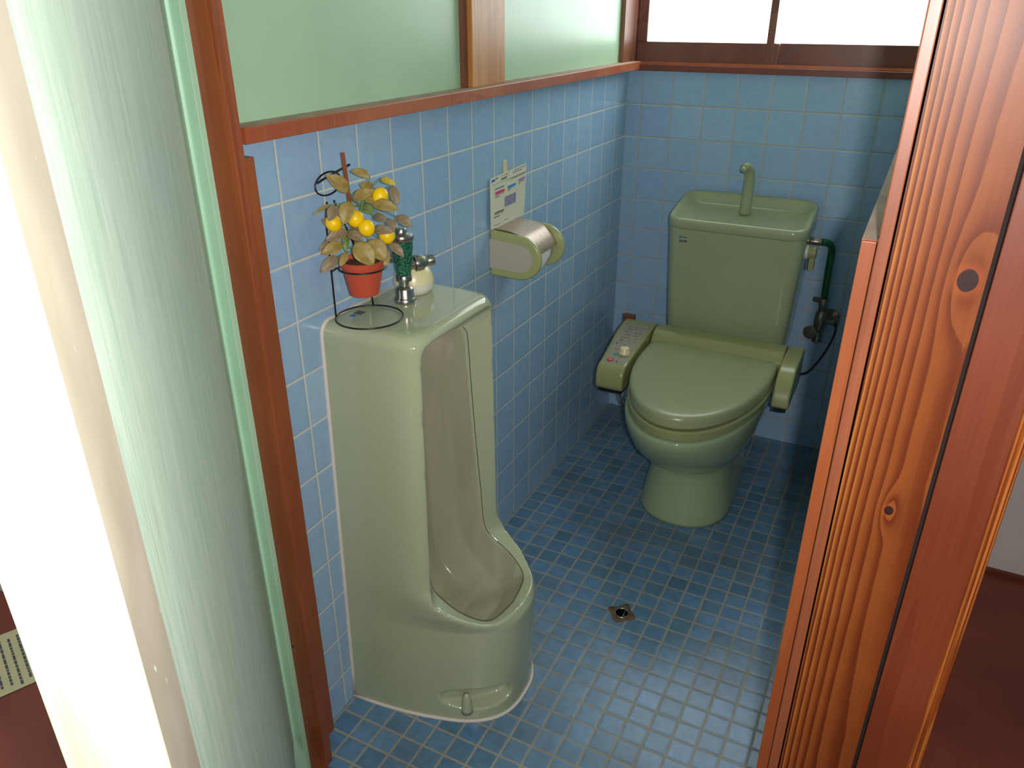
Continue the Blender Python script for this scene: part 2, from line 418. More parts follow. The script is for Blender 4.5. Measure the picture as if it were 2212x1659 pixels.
# ------------------------------------------------------------------ the room
ZT = 1.1900      # underside of the wood rail over the tiles
YD = -1.70       # room side of the door wall
XR = 0.846       # right wall tiles
bm = bmesh.new()
box(bm, (-0.10, -1.70, -0.12), (0.0, 0.0, ZT), 0)
box(bm, (-0.10, -1.70, ZT), (-0.004, 0.0, 2.35), 1)
struct(link('wall_left', bm, ['tile_left', 'plaster']))
bm = bmesh.new()
box(bm, (-0.10, 0.0, -0.12), (1.0, 0.12, 1.186), 0)
box(bm, (-0.10, 0.02, 1.95), (1.0, 0.12, 2.35), 1)
box(bm, (0.885, 0.02, 1.186), (1.0, 0.12, 1.95), 1)
box(bm, (-0.10, 0.02, 1.186), (-0.03, 0.12, 1.95), 1)
struct(link('wall_back', bm, ['tile_back', 'plaster']))
bm = bmesh.new()
box(bm, (XR, -1.715, -0.12), (1.0, 0.0, 1.135), 0)
box(bm, (0.905, -1.66, 1.135), (1.0, 0.0, 2.35), 1)
struct(link('wall_right', bm, ['tile_left', 'plaster']))
struct(mbox('floor', (-0.02, -1.745, -0.12), (0.88, 0.02, 0.0), 'tile_floor'))
struct(mbox('ceiling', (-0.10, -1.75, 2.35), (1.0, 0.12, 2.45), 'ceil'))

# the rail over the left tiles, and the one over the back tiles (front face and dusty top)
bm = bmesh.new(); box(bm, (-0.004, -1.7010, ZT - 0.001), (0.040, 0.0, 1.2115), 0, 0.0012)
bm.normal_update()
for f_ in bm.faces:
    if f_.normal.z > 0.9 and f_.calc_area() > 0.01: f_.material_index = 1
struct(link('trim_1', bm, ['trim', 'trim_top']))
bm = bmesh.new(); box(bm, (-0.002, -0.018, 1.186), (0.90, 0.05, 1.2035), 0, 0.0012)
struct(link('trim_2', bm, ['red_wood']))
bm = bmesh.new(); box(bm, (0.8385, -1.7205, 1.1588), (0.8520, -1.70, 1.160), 0, 0.0); box(bm, (0.8385, -1.70, 1.135), (0.905, 0.0, 1.160), 0, 0.0)
bm.normal_update()
for f_ in bm.faces:
    if f_.normal.z > 0.9 and f_.calc_area() > 0.0001: f_.material_index = 1
struct(link('trim_3', bm, ['trim', 'trim_top']))
# end strips that cover the cut edge of the tiles at the doorway
struct(mbox('trim_4', (-0.01, -1.700, 0.0), (0.0175, -1.6690, 1.167), 'orange', bev=0.001))
struct(mbox('trim_5', (0.8385, -1.722, 0.0), (0.862, -1.700, 1.1585), 'orange', bev=0.001))
# pillar in the left wall
bm = bmesh.new(); box(bm, (-0.06, -1.0275, 1.2115), (0.0175, -0.884, 2.35), 0, 0.0015)
struct(link('trim_6', bm, ['pillar']))
mbm = bmesh.new(); box(mbm, (-0.03, -1.043, 1.2115), (0.006, -1.0275, 2.35), 0)
struct(link('trim_7', mbm, ['corner_post']))
bm = bmesh.new(); box(bm, (-0.03, -0.092, 1.2035), (0.010, -0.0, 2.35), 0, 0.001)
struct(link('trim_8', bm, ['corner_post']))

# window: sill, sashes, frosted panes
win = empty('window_1', (0.43, 0.03, 1.2)); win['kind'] = 'structure'
mbox('sill', (-0.03, 0.0, 1.2035), (0.90, 0.10, 1.2075), 'trim', win)
mbox('track', (-0.03, 0.012, 1.2075), (0.90, 0.018, 1.2115), 'trim', win)
mbox('window_frame', (-0.03, 0.0, 1.2035), (0.012, 0.085, 1.95), 'dark_wood', win, 0.0015)
mbox('window_frame', (0.872, 0.0, 1.2035), (0.90, 0.085, 1.95), 'dark_wood', win, 0.0015)
mbox('window_frame', (-0.03, 0.0, 1.90), (0.90, 0.085, 1.95), 'dark_wood', win, 0.0015)
mbox('sash_rail', (0.012, 0.024, 1.2080), (0.445, 0.048, 1.268), 'dark_wood', win, 0.002)
mbox('sash_rail', (0.405, 0.052, 1.2080), (0.872, 0.076, 1.268), 'dark_wood', win, 0.002)
mbox('sash_stile', (0.012, 0.0235, 1.268), (0.044, 0.0485, 1.90), 'dark_wood', win, 0.002)
mbox('sash_stile', (0.408, 0.0235, 1.208), (0.430, 0.0485, 1.90), 'dark_wood', win, 0.002)
mbox('sash_stile', (0.842, 0.052, 1.268), (0.872, 0.076, 1.90), 'dark_wood', win, 0.002)
mbox('pane', (0.040, 0.034, 1.262), (0.415, 0.038, 1.90), 'glass', win)
mbox('pane', (0.428, 0.060, 1.262), (0.850, 0.064, 1.90), 'glass', win)

# ---- door wall and doorway
bm = bmesh.new(); box(bm, (-0.14, -1.7485, -0.10), (0.062, -1.7300, 1.95), 0, 0.0012); box(bm, (-0.14, -1.7305, -0.10), (0.031, -1.700, 1.95), 0, 0.001)
o = link('door_frame', bm, ['jamb']); o.name = 'trim_9'; struct(o)
struct(mbox('trim_10', (-0.06, -1.7585, -0.10), (0.0185, -1.7480, 1.95), 'green_paint', bev=0.001))
o = mbox('trim_11', (0.8535, -1.745, -0.05), (0.8652, -1.66, 1.95), 'stop', bev=0.0015); struct(o)
bm = bmesh.new(); box(bm, (0.8668, -1.80, -0.05), (0.9440, -1.66, 1.95), 0, 0.0012)
for v in bm.verts:
    if v.co.y < -1.7: v.co.y = -1.775 if v.co.y > -1.7995 else -1.7765
struct(link('trim_12', bm, ['post']))
bm = bmesh.new(); box(bm, (0.9435, -1.762, -0.05), (0.952, -1.67, 1.95)); struct(link('gap_shade_13', bm, ['gap_shade']))  # dark strip painting the shade between post and casing
struct(mbox('gap_shade_17', (0.8645, -1.742, -0.05), (0.8675, -1.67, 1.95), 'gap_shade'))  # same painted shade between door stop and post
bm = bmesh.new(); box(bm, (0.9483, -1.7765, -0.05), (0.9990, -1.66, 1.95), 0, 0.0012)
struct(link('trim_14', bm, ['casing']))
bm = bmesh.new()
for k in range(2): 
    tube(bm, [(1.0005 + 0.0055 * k, -1.7735 + 0.002 * k, -0.05), (1.0005 + 0.0055 * k, -1.7735 + 0.002 * k, 1.95)], 0.0042, 12, sm=False)
box(bm, (0.997, -1.772, -0.05), (1.006, -1.66, 1.95))
struct(shade(link('trim_15', bm, ['casing_edge'])))
bm = bmesh.new(); box(bm, (-0.14, -1.775, 1.95), (1.01, -1.66, 2.40), 0)
box(bm, (-1.60, -1.750, -0.05), (-0.14, -1.66, 2.40), 0)
struct(link('wall_door_side', bm, ['plaster_plain']))
struct(mbox('trim_16', (-0.14, -1.93, -0.14), (1.01, -1.745, -0.08), 'casing'))

# corridor around
ZC = 0.05
bm = bmesh.new(); box(bm, (-2.0, -4.6, -0.12), (3.2, -1.93, ZC), 0); box(bm, (1.006, -1.93, -0.12), (3.2, -0.50, ZC), 0); box(bm, (-2.0, -1.93, -0.12), (-0.14, -1.750, ZC), 0)
struct(link('floor_corridor', bm, ['corr_floor']))
struct(mbox('wall_corridor_end', (1.0, -0.54, -0.1), (3.2, -0.44, 2.4), 'corr_wall'))
bm = bmesh.new(); box(bm, (1.0, -0.553, ZC), (3.2, -0.54, ZC + 0.012), 0)
struct(link('baseboard_end', bm, ['casing']))
struct(mbox('wall_corridor_left', (-1.7, -4.6, -0.1), (-1.6, -1.66, 2.4), 'corr_wall'))
w2 = empty('window_2_added', (-1.59, -2.7, 1.3)); w2['kind'] = 'structure'  # unseen window, added to bring daylight to the door edge and corridor floor
mbox('window_frame', (-1.60, -3.35, 0.85), (-1.585, -2.05, 1.95), 'dark_wood', w2)
mbox('pane', (-1.585, -3.30, 0.90), (-1.580, -2.10, 1.90), 'glass', w2)
struct(mbox('wall_corridor_right', (2.6, -4.6, -0.1), (2.7, -0.44, 2.4), 'corr_wall'))
bm = bmesh.new(); box(bm, (-1.7, -4.6, 2.40), (3.2, -1.66, 2.5), 0); box(bm, (1.0, -1.66, 2.40), (3.2, -0.44, 2.5), 0)
struct(link('ceiling_corridor', bm, ['ceil']))

# ---- open door leaf, hinged on the left jamb and swung to the camera
H = Vector((-0.0039, -1.761, 0)); C0 = Vector((0.87176, -2.52356, 0))
def yawp(y_, s): return C0 + Vector((math.sin(R(y_)) * s, math.cos(R(y_)) * s, 0))
Fc = yawp(-59.7, 0.33)
dv = (Fc - H).normalized(); nv = Vector((dv.y, -dv.x, 0))      # nv: away from the camera side
Ld = (Fc - H).length; TH = 0.0445
leaf = empty('door_2', (H.x, H.y, ZC)); leaf['kind'] = 'structure'
def slab(t0, t1, n0, n1, z0, z1, bm):
    b4 = [H + dv * t0 + nv * n0, H + dv * t1 + nv * n0, H + dv * t1 + nv * n1, H + dv * t0 + nv * n1]
    loft(bm, [[Vector((p.x, p.y, z0)) for p in b4], [Vector((p.x, p.y, z1)) for p in b4]])
    bmesh.ops.recalc_face_normals(bm, faces=bm.faces)
# width of the lipping so that it spans yaw -57.9 .. -59.7
tl = None
for i in range(2000):
    t_ = Ld - i * 0.0001; p = H + dv * t_ - C0
    if math.degrees(math.atan2(p.x, p.y)) > -57.4: tl = t_; break
bm = bmesh.new(); slab(0.0, tl, 0.0, TH, ZC + 0.01, 1.92, bm); link('door_panel', bm, ['ply'], leaf)
bm = bmesh.new(); slab(tl, Ld, 0.0, TH * 0.25, ZC + 0.01, 1.92, bm)
o = link('edge_lipping', bm, ['taupe'], leaf); o['label'] = 'taupe strip along the free edge'
bm = bmesh.new(); slab(tl + 0.0004, Ld + 0.0012, TH * 0.25, TH, ZC + 0.01, 1.92, bm)
o = bevmod(link('door_edge', bm, ['worn'], leaf), 0.004, 3); o['label'] = 'pale worn painted edge of the door'
# re-cut: the bright edge covers the whole thickness seen from the doorway
bm = bmesh.new(); slab(Ld + 0.0002, Ld + 0.0022, 0.0, TH, ZC + 0.01, 1.92, bm)
o = bevmod(link('edge_band', bm, ['worn'], leaf), 0.0008, 2)

# notice sheet on the corridor floor
ns = empty('notice_sheet', (-0.70, -1.88, ZC + 0.001), 'cream printed sheet lying on the red brown corridor floor left of the open door', 'paper')
bm = bmesh.new()
a_, b_, c_ = Vector((-0.602, -1.898, ZC + 0.002)), Vector((-0.792, -1.8154, ZC + 0.002)), Vector((-0.631, -1.9576, ZC + 0.002))
u_ = (b_ - a_); v_ = (c_ - a_).normalized()
v_ = (v_ - u_.normalized() * v_.dot(u_.normalized())).normalized()
A0 = a_ - v_ * 0.10; 
q4 = [A0, A0 + u_, A0 + u_ + v_ * 0.32, A0 + v_ * 0.32]
loft(bm, [[p + Vector((0, 0, -0.0012)) for p in q4], q4]); link('sheet', bm, ['notice'], ns)
bm = bmesh.new(); random.seed(4)
for i in range(17):
    s0 = 0.012 + i * 0.018
    if i % 5 == 4: continue
    t0 = 0.10 if i % 3 else 0.05
    while t0 < 0.86:
        l_ = random.uniform(0.03, 0.09)
        if t0 + l_ > 0.92: break
        p0 = A0 + v_ * s0 + u_ * t0; p1 = p0 + u_ * l_
        q = [p0, p1, p1 + v_ * 0.005, p0 + v_ * 0.005]
        loft(bm, [[p + Vector((0, 0, 0.0001)) for p in q], [p + Vector((0, 0, 0.0003)) for p in q]])
        t0 += l_ + 0.012
link('print', bm, ['ink'], ns)

# ------------------------------------------------------------------ urinal
YU = -1.404; ZU = 0.866
ur = empty('urinal', (0.1, YU, 0), 'tall sage green ceramic floor urinal against the blue tiled left wall', 'urinal')
def smst(a, b, x):
    t_ = max(0, min(1, (x - a) / (b - a))); return t_ * t_ * (3 - 2 * t_)
def usec(z, inset=0.0, n=44):
    k = smst(0.350, 0.240, z)
    D = 0.200 + 0.135 * k - 0.006 * smst(0.22, 0.0, z)
    n_ = 9.0 + (2.7 - 9.0) * k
    Wd = 0.1475 + 0.026 * (1 - min(1, z / 0.86))
    pts = []
    for i in range(n + 1):
        a = PI * i / n
        c_, s_ = math.cos(a), math.sin(a)
        y = -math.copysign(abs(c_) ** (2 / n_), c_) * Wd
        x = (abs(s_) ** (2 / n_)) * D
        y *= 1 - (0.035 + 0.06 * k) * min(1, max(0, x) / 0.2)
        x = max(0, x - inset); y = y * (1 - inset / Wd)
        pts.append(Vector((x, YU + y, z)))
    pts.append(Vector((-0.012, YU + Wd * (1 - inset / Wd), z))); pts.append(Vector((-0.012, YU - Wd * (1 - inset / Wd), z)))
    return pts
bm = bmesh.new()
zs = [0.0] + [0.02 * i for i in range(1, 42)] + [0.846]
rings = [usec(z) for z in zs] + [usec(0.857, 0.005), usec(0.863, 0.010), usec(ZU, 0.019)]
loft(bm, rings); bmesh.ops.recalc_face_normals(bm, faces=bm.faces)
# cavity: loops (s, x, z) running clockwise round the opening
def loop(pts, k=6):
    """half loop from the top middle down the right side to the front middle, mirrored"""
    h = smoothpath(pts, k)
    left = [Vector((-p.x, p.y, p.z)) for p in reversed(h[1:-1])]
    return [Vector((p.y, YU + p.x, p.z)) for p in h + left]
crest = [(0, .2, .850), (.10, .2, .850), (.125, .2, .838), (.131, .2, .80), (.135, .2, .65), (.139, .2, .52), (.143, .2, .42), (.146, .2, .322), (.145, .222, .300), (.138, .268, .280), (.106, .313, .264), (0, .331, .258)]
hair = [(0, .136, .803), (.080, .140, .805), (.095, .150, .795), (.098, .154, .77), (.102, .158, .65), (.106, .164, .52), (.109, .170, .42), (.110, .177, .330), (.110, .200, .302), (.104, .248, .275), (.074, .291, .254), (0, .303, .248)]
hair2 = [(p[0] * 0.97, p[1] - (0.008 if p[2] > 0.35 else 0.005), p[2] - (0.004 if p[2] > 0.7 else 0.0 if p[2] > 0.37 else 0.009)) for p in hair]
l2 = [(0, .080, .785), (.055, .086, .785), (.076, .104, .777), (.082, .112, .76), (.086, .112, .65), (.089, .112, .52), (.092, .114, .42), (.094, .118, .34), (.095, .135, .272), (.088, .19, .227), (.062, .245, .208), (0, .258, .203)]
l3 = [(0, .064, .74), (.022, .065, .74), (.034, .067, .735), (.040, .068, .72), (.048, .069, .62), (.054, .070, .50), (.058, .071, .40), (.060, .073, .31), (.060, .086, .24), (.052, .13, .200), (.032, .18, .187), (0, .19, .184)]
L0 = loop([(s * 1.0, x + 0.09, z + (0.02 if z > .8 else 0)) for s, x, z in crest]); 
L0 = [Vector((p.x + (0 if p.z > 0.25 else 0.0), p.y, p.z)) for p in L0]
bmc = bmesh.new()
vr = loft(bmc, [L0, loop(crest), loop(hair), loop(hair2), loop(l2), loop(l3)], False, False)
nn = len(vr[-1]); hn = nn // 2; rg = vr[-1]
mid = [rg[0]] + [bmc.verts.new(((rg[i].co.x + rg[nn - i].co.x) / 2 - 0.006 * math.sin(PI * i / hn), YU, rg[i].co.z)) for i in range(1, hn)] + [rg[hn]]
for i in range(hn):
    A, B = rg[i], rg[i + 1]; Cc, Dd = rg[(nn - i) % nn], rg[nn - i - 1]
    for (p, q) in ((A, B), (Cc, Dd)):
        vs = [mid[i], p, q, mid[i + 1]]; vs = [v for j, v in enumerate(vs) if v not in vs[:j]]
        if len(vs) >= 3: bmc.faces.new(vs)
for ring, flip in ((vr[0], True),):
    c_ = bmc.verts.new(sum((v.co for v in ring), Vector()) / len(ring))
    for i in range(len(ring)):
        a, b = ring[i], ring[(i + 1) % len(ring)]
        bmc.faces.new((b, a, c_) if flip else (a, b, c_))
bmesh.ops.recalc_face_normals(bmc, faces=bmc.faces)
body = link('body', bm, ['cer'], ur)
cut = link('cut', bmc, ['cer'], None)
nb = bmesh.new()     # foot notch
ra = []
na = Vector((math.cos(R(48)), -math.sin(R(48)), 0)); npd = Vector((-na.y, na.x, 0)); nc = Vector((0.280, YU - 0.118, 0))
for off, hw, z0, z1 in ((-0.040, 0.070, 0.040, 0.080), (-0.012, 0.084, 0.032, 0.088), (0.09, 0.105, 0.014, 0.104)):
    ring = []
    for i in range(32):
        a = 2 * PI * i / 32; sa = math.sin(a)
        p = nc + na * off + npd * (hw * math.cos(a)); p.z = (z0 + z1) / 2 + (z1 - z0) / 2 * math.copysign(abs(sa) ** 0.6, sa); ring.append(p)
    ra.append(ring)
loft(nb, ra); bmesh.ops.recalc_face_normals(nb, faces=nb.faces)
cut2 = link('cut2', nb, ['cer'], None)
for cobj in (cut, cut2):
    m_ = body.modifiers.new('b', 'BOOLEAN'); m_.operation = 'DIFFERENCE'; m_.object = cobj; m_.solver = 'EXACT'
m_ = body.modifiers.new('r', 'REMESH'); m_.mode = 'VOXEL'; m_.voxel_size = 0.0027; m_.use_smooth_shade = True
m_ = body.modifiers.new('s', 'CORRECTIVE_SMOOTH') if False else body.modifiers.new('s', 'SMOOTH'); m_.factor = 0.5; m_.iterations = 12
bpy.context.view_layer.update()
dg = bpy.context.evaluated_depsgraph_get()
me = bpy.data.meshes.new_from_object(body.evaluated_get(dg))
body.modifiers.clear(); body.data = me
if not me.materials: me.materials.append(M['cer'])
while len(me.materials) > 1: me.materials.pop()
me.materials.append(M['cer_in'])
for p in me.polygons:
    p.use_smooth = True; p.material_index = 0
for cobj in (cut, cut2): bpy.data.objects.remove(cobj, do_unlink=True)
# stained back panel of the basin: faces that look inward behind the hairline
for p in me.polygons:
    c_ = p.center; s_ = abs(c_.y - YU)
    if 0.14 < c_.z < 0.803 and c_.x > 0.05 and s_ < (0.112 if c_.z > 0.27 else 0.0) or (0.17 < c_.z <= 0.27 and s_ < 0.103 and 0.05 < c_.x < (0.292 if s_ < 0.08 else 0.262)):
        hz = sorted(hair2[1:], key=lambda h: abs(h[2] - c_.z))[:2]
        (s0, x0, z0), (s1, x1, z1) = hz
        t_ = 0 if abs(z1 - z0) < 1e-6 else max(0, min(1, (c_.z - z0) / (z1 - z0)))
        if c_.x < x0 + (x1 - x0) * t_ + (0.014 if c_.z < 0.34 and s_ < 0.107 else 0.001): p.material_index = 1
# hairline seam round the basin panel
bm = bmesh.new(); lp = loop([(s * 0.998, x - 0.0012, z) for s, x, z in hair])
tube(bm, lp, 0.0009, 6, closed=True); o = link('seam', bm, [plain('dark_seam', '4a4436', 0.6)], ur, True)
# nub in the foot notch
bm = bmesh.new(); lathe(bm, [(0.001, 0.050), (0.006, 0.047), (0.0095, 0.030), (0.012, 0.010), (0.013, 0.0)], (0.258, YU - 0.124, 0.034), n=20)
link('cleanout_plug', bm, ['cer'], ur, True)
# caulk round the foot and up the wall
bm = bmesh.new()
foot = [p for p in usec(0.0)[:45]]
tube(bm, [Vector((p.x + 0.001, YU + (p.y - YU) * 1.012, 0.002)) for p in foot], 0.0042, 8, sm=False)
cpth = [(0.001, YU - 0.1735 + 0.026 * i / 12, 0.842 * i / 12) for i in range(13)]
cpth += [(0.001, YU - 0.1475 + 0.024 * (1 - math.cos(R(a))), 0.842 + 0.0235 * math.sin(R(a))) for a in range(15, 91, 15)] + [(0.001, YU + 0.12, 0.8655)]
tube(bm, cpth, 0.0042, 8, sm=False)
o = link('caulk_bead', bm, ['caulk'], ur, True); o['label'] = 'white caulk line along wall and floor'
bm = bmesh.new(); box(bm, (0.024, -1.500, ZU), (0.034, -1.491, ZU + 0.0006)); link('maker_mark', bm, ['logo_blue'], ur)
bm = bmesh.new()
for i in range(3): box(bm, (0.022 + 0.006 * i, -1.487, ZU), (0.026 + 0.006 * i, -1.470, ZU + 0.0006))
link('maker_print', bm, ['ink'], ur)

# flush valve on the urinal
VX, VY = 0.070, -1.391
fv = empty('flush_valve', (VX, VY, ZU), 'chrome flush valve with green reflections painted on its body, standing on top of the urinal', 'valve')
c_ = (VX, VY, ZU)
bm = bmesh.new(); lathe(bm, [(0.0205, 0.0), (0.0215, 0.003), (0.019, 0.009), (0.0165, 0.012), (0.0165, 0.026), (0.014, 0.029), (0.0095, 0.031), (0.0095, 0.040), (0.0145, 0.042), (0.0145, 0.051), (0.012, 0.054)], c_)
shade(link('base_flange', bm, ['chrome'], fv), 50)
bm = bmesh.new(); lathe(bm, [(0.0135, 0.053), (0.0145, 0.062), (0.0175, 0.085), (0.0195, 0.105), (0.0195, 0.118)], c_)
o = shade(link('valve_body', bm, ['painted_refl'], fv), 60); o['label'] = 'chrome cylinder body with green reflections painted as specks'
bm = bmesh.new(); lathe(bm, [(0.0195, 0.117), (0.0215, 0.119), (0.0225, 0.124), (0.0205, 0.128), (0.013, 0.130)], c_); lathe(bm, [(0.0105, 0.129), (0.0105, 0.137), (0.0085, 0.140)], c_, n=8)
shade(link('cap', bm, ['chrome'], fv), 40)
bm = bmesh.new(); ax = Vector((0.62, 0.78, 0.10))
lathe(bm, [(0.010, 0.010), (0.010, 0.020), (0.0145, 0.022), (0.0155, 0.028), (0.0145, 0.036), (0.011, 0.040), (0.0095, 0.046), (0.0105, 0.048), (0.0105, 0.058), (0.008, 0.060)], (VX, VY, ZU + 0.068), ax)
shade(link('side_stop', bm, ['chrome'], fv), 40)
bm = bmesh.new(); tube(bm, [(VX - 0.01, VY, ZU + 0.080), (VX - 0.04, VY, ZU + 0.080), (0.004, VY, ZU + 0.080)], 0.009, 14); lathe(bm, [(0.02, 0), (0.02, 0.004), (0.012, 0.008)], (0.001, VY, ZU + 0.080), Vector((1, 0, 0)))
shade(link('wall_pipe', bm, ['chrome'], fv), 40)

# deodoriser ball behind the valve
db = empty('air_freshener', (0.048, -1.335, ZU), 'round cream and white air freshener behind the flush valve on the urinal', 'air freshener')
c_ = (0.050, -1.332, ZU)
bm = bmesh.new(); lathe(bm, [(0.030, 0.0), (0.034, 0.002), (0.0385, 0.012), (0.0395, 0.022)], c_); shade(link('base', bm, ['white_pl'], db), 60)
bm = bmesh.new(); lathe(bm, [(0.0395, 0.0222), (0.038, 0.030), (0.034, 0.042), (0.026, 0.052), (0.014, 0.058), (0.002, 0.0595)], c_); shade(link('dome', bm, ['cream'], db), 60)

# ------------------------------------------------------------------ wire stand, pot and lemon plant
st = empty('wire_plant_stand', (0.0555, -1.4905, ZU), 'black wire plant stand with a flat ring foot on top of the urinal', 'plant stand')
bm = bmesh.new()
rc = Vector((0.0630, -1.4930, ZU + 0.0030)); rr_ = 0.0590
tube(bm, circle(rc, rr_, (0, 0, 1), 48), 0.0016, 8, closed=True)
link('foot_ring', bm, ['wire'], st, True)
bm = bmesh.new()
lp_ = Vector((0.0110, -1.5205, 0)); 
tube(bm, [(lp_.x, lp_.y, ZU + 0.002), (lp_.x, lp_.y, 0.96), (lp_.x, lp_.y, 1.04), (0.010, -1.512, 1.070)], 0.0016, 8)
tube(bm, [(0.034, -1.4418, ZU + 0.002), (0.034, -1.452, 0.93), (0.024, -1.475, 1.00), (0.013, -1.498, 1.070)], 0.0016, 8)
link('upright', bm, ['wire'], st, True)
bm = bmesh.new(); tube(bm, circle((0.0095, -1.504, 1.0985), 0.0262, (0.95, -0.30, 0.1), 36, 0.66), 0.0015, 8, closed=True)
tube(bm, [(0.005, -1.526, 1.102), (0.014, -1.508, 1.111), (0.036, -1.476, 1.127)], 0.0019, 8); link('top_loop', bm, ['wire'], st, True)
POT = Vector((0.0560, -1.4915, 0.9105))
bm = bmesh.new(); tube(bm, circle(POT + Vector((0, 0, 0.048)), 0.0405, (0.0, 0.0, 1), 40), 0.0015, 8, closed=True)
tube(bm, [(lp_.x, lp_.y, 0.951), (0.018, -1.515, 0.957), (0.026, -1.520, 0.9605)], 0.0015, 8); link('pot_ring', bm, ['wire'], st, True)

pt = empty('potted_lemon_tree', tuple(POT), 'artificial lemon plant with faded leaves in a small terracotta coloured pot', 'potted plant')
bm = bmesh.new(); lathe(bm, [(0.001, 0.0), (0.0235, 0.0), (0.0258, 0.001), (0.0355, 0.052), (0.0385, 0.053), (0.0395, 0.062), (0.0375, 0.0625), (0.0345, 0.056), (0.001, 0.056)], tuple(POT), n=40, caps=False)
shade(link('pot', bm, ['pot'], pt), 40)
bm = bmesh.new(); lathe(bm, [(0.0350, 0.055), (0.02, 0.058), (0.001, 0.060)], tuple(POT), n=24, caps=False); link('soil', bm, ['soil'], pt, True)
bm = bmesh.new(); box(bm, (-0.0025, -0.0025, 0), (0.0025, 0.0025, 0.192), 0, 0.0004)
bmesh.ops.rotate(bm, verts=bm.verts, cent=(0, 0, 0), matrix=Matrix.Rotation(R(-4), 3, 'Y'))
bmesh.ops.translate(bm, verts=bm.verts, vec=(0.045, -1.487, 0.956))
o = link('support_stick', bm, ['brown_stick'], pt)
LEAVES = [((0.0411,-1.4917,1.0858),(0.0240,-1.5256,1.1177),0.0234,1),((0.0757,-1.4771,1.1103),(0.0619,-1.5084,1.1236),0.0159,1),((0.0830,-1.4586,1.1049),(0.1122,-1.4559,1.0975),0.0106,2),((0.0654,-1.4598,1.0861),(0.0599,-1.4845,1.0987),0.0191,1),((0.0541,-1.5006,1.0753),(0.0930,-1.4902,1.0933),0.0180,1),((0.0975,-1.4471,1.0926),(0.1112,-1.4567,1.0627),0.0159,0),((0.0881,-1.4928,1.0705),(0.1298,-1.4802,1.0627),0.0212,1),((0.0635,-1.5186,1.0779),(0.0629,-1.5395,1.0441),0.0255,1),((0.0452,-1.5267,1.0700),(0.0419,-1.5496,1.0497),0.0212,0),((0.0157,-1.5117,1.0659),(0.006,-1.5465,1.0546),0.0059,1),((0.0130,-1.5139,1.0306),(0.0130,-1.5343,1.0450),0.0170,0),((0.0476,-1.5120,1.0253),(0.0284,-1.5476,1.0146),0.0202,0),((0.0140,-1.5094,1.0010),(0.006,-1.5415,0.9940),0.0170,0),((0.0401,-1.5179,1.0048),(0.0215,-1.5531,0.9923),0.0202,1),((0.0253,-1.5169,0.9803),(0.0108,-1.5488,0.9583),0.0202,0),((0.0475,-1.5121,1.0233),(0.0753,-1.5106,1.0115),0.0191,0),((0.0709,-1.5255,1.0106),(0.1023,-1.5211,0.9758),0.0361,1),((0.0838,-1.5026,1.0126),(0.1125,-1.5003,0.9797),0.0318,1),((0.0853,-1.4695,0.9884),(0.0986,-1.4794,0.9618),0.0191,1),((0.0996,-1.4710,1.0008),(0.1278,-1.4691,0.9796),0.0170,0),((0.0878,-1.4930,1.0277),(0.1220,-1.4864,1.0262),0.0170,0),((0.0771,-1.4760,1.0464),(0.1020,-1.4767,1.0394),0.0149,0),((0.1010,-1.4698,1.0427),(0.1168,-1.4777,1.0236),0.0149,0),((0.1010,-1.4443,1.0412),(0.1295,-1.4422,1.0259),0.0170,0),((0.0499,-1.5230,0.9913),(0.0501,-1.5432,0.9725),0.0127,1),((0.0633,-1.4742,1.0788),(0.0804,-1.4810,1.0683),0.0170,1),((0.0333,-1.4979,1.0173),(0.0410,-1.5122,0.9873),0.0127,3),((0.0439,-1.4640,1.0592),(0.0680,-1.4653,1.0461),0.0170,3)]
random.seed(7)
sb = bmesh.new(); hub = [Vector((0.050, -1.489, 0.98)), Vector((0.055, -1.488, 1.02)), Vector((0.060, -1.486, 1.06))]
tube(sb, [(0.052, -1.490, 0.965), (0.054, -1.489, 1.01), (0.058, -1.487, 1.05), (0.066, -1.480, 1.085)], 0.0022, 7)
for a, b, w_, k in LEAVES:
    A = Vector(a); B = Vector(b); ax = (B - A); L_ = ax.length; ax.normalize()
    face = Vector((0.55, -0.62, 0.55)) + Vector((random.uniform(-.25, .25), random.uniform(-.25, .25), random.uniform(-.2, .2)))
    side = ax.cross(face).normalized(); nr = side.cross(ax).normalized()
    bm = bmesh.new(); n1, n2 = 10, 4; grid = []
    for i in range(n1 + 1):
        u = i / n1; hw = w_ / 2 * (math.sin(PI * min(1, u ** 0.85)) ** 0.75 if 0 < u < 1 else 0.02) + 0.0002
        row = []
        for j in range(-n2, n2 + 1):
            v = j / n2
            p = A + ax * (L_ * u) + side * (hw * v) + nr * (0.10 * L_ * math.sin(PI * u) + abs(v) * hw * 0.28 + 0.0006 * math.sin(u * 17 + j))
            if p.x < 0.004: p.x = 0.004 + 0.1 * (p.x + 0.02) if p.x > -0.02 else 0.004
            row.append(bm.verts.new(p))
        grid.append(row)
    for i in range(n1):
        for j in range(2 * n2):
            bm.faces.new((grid[i][j], grid[i][j + 1], grid[i + 1][j + 1], grid[i + 1][j]))
    o = link('leaf', bm, ['leaf%d' % k], pt, True)
    sm_ = o.modifiers.new('t', 'SOLIDIFY'); sm_.thickness = 0.0005
    hb = min(hub, key=lambda h: (h - A).length)
    tube(sb, [hb, (hb + A) / 2 + Vector((0, 0, 0.004)), A, A + ax * (L_ * 0.3) ], 0.0007, 5, k=4)
link('stems', sb, ['leaf3'], pt, True)
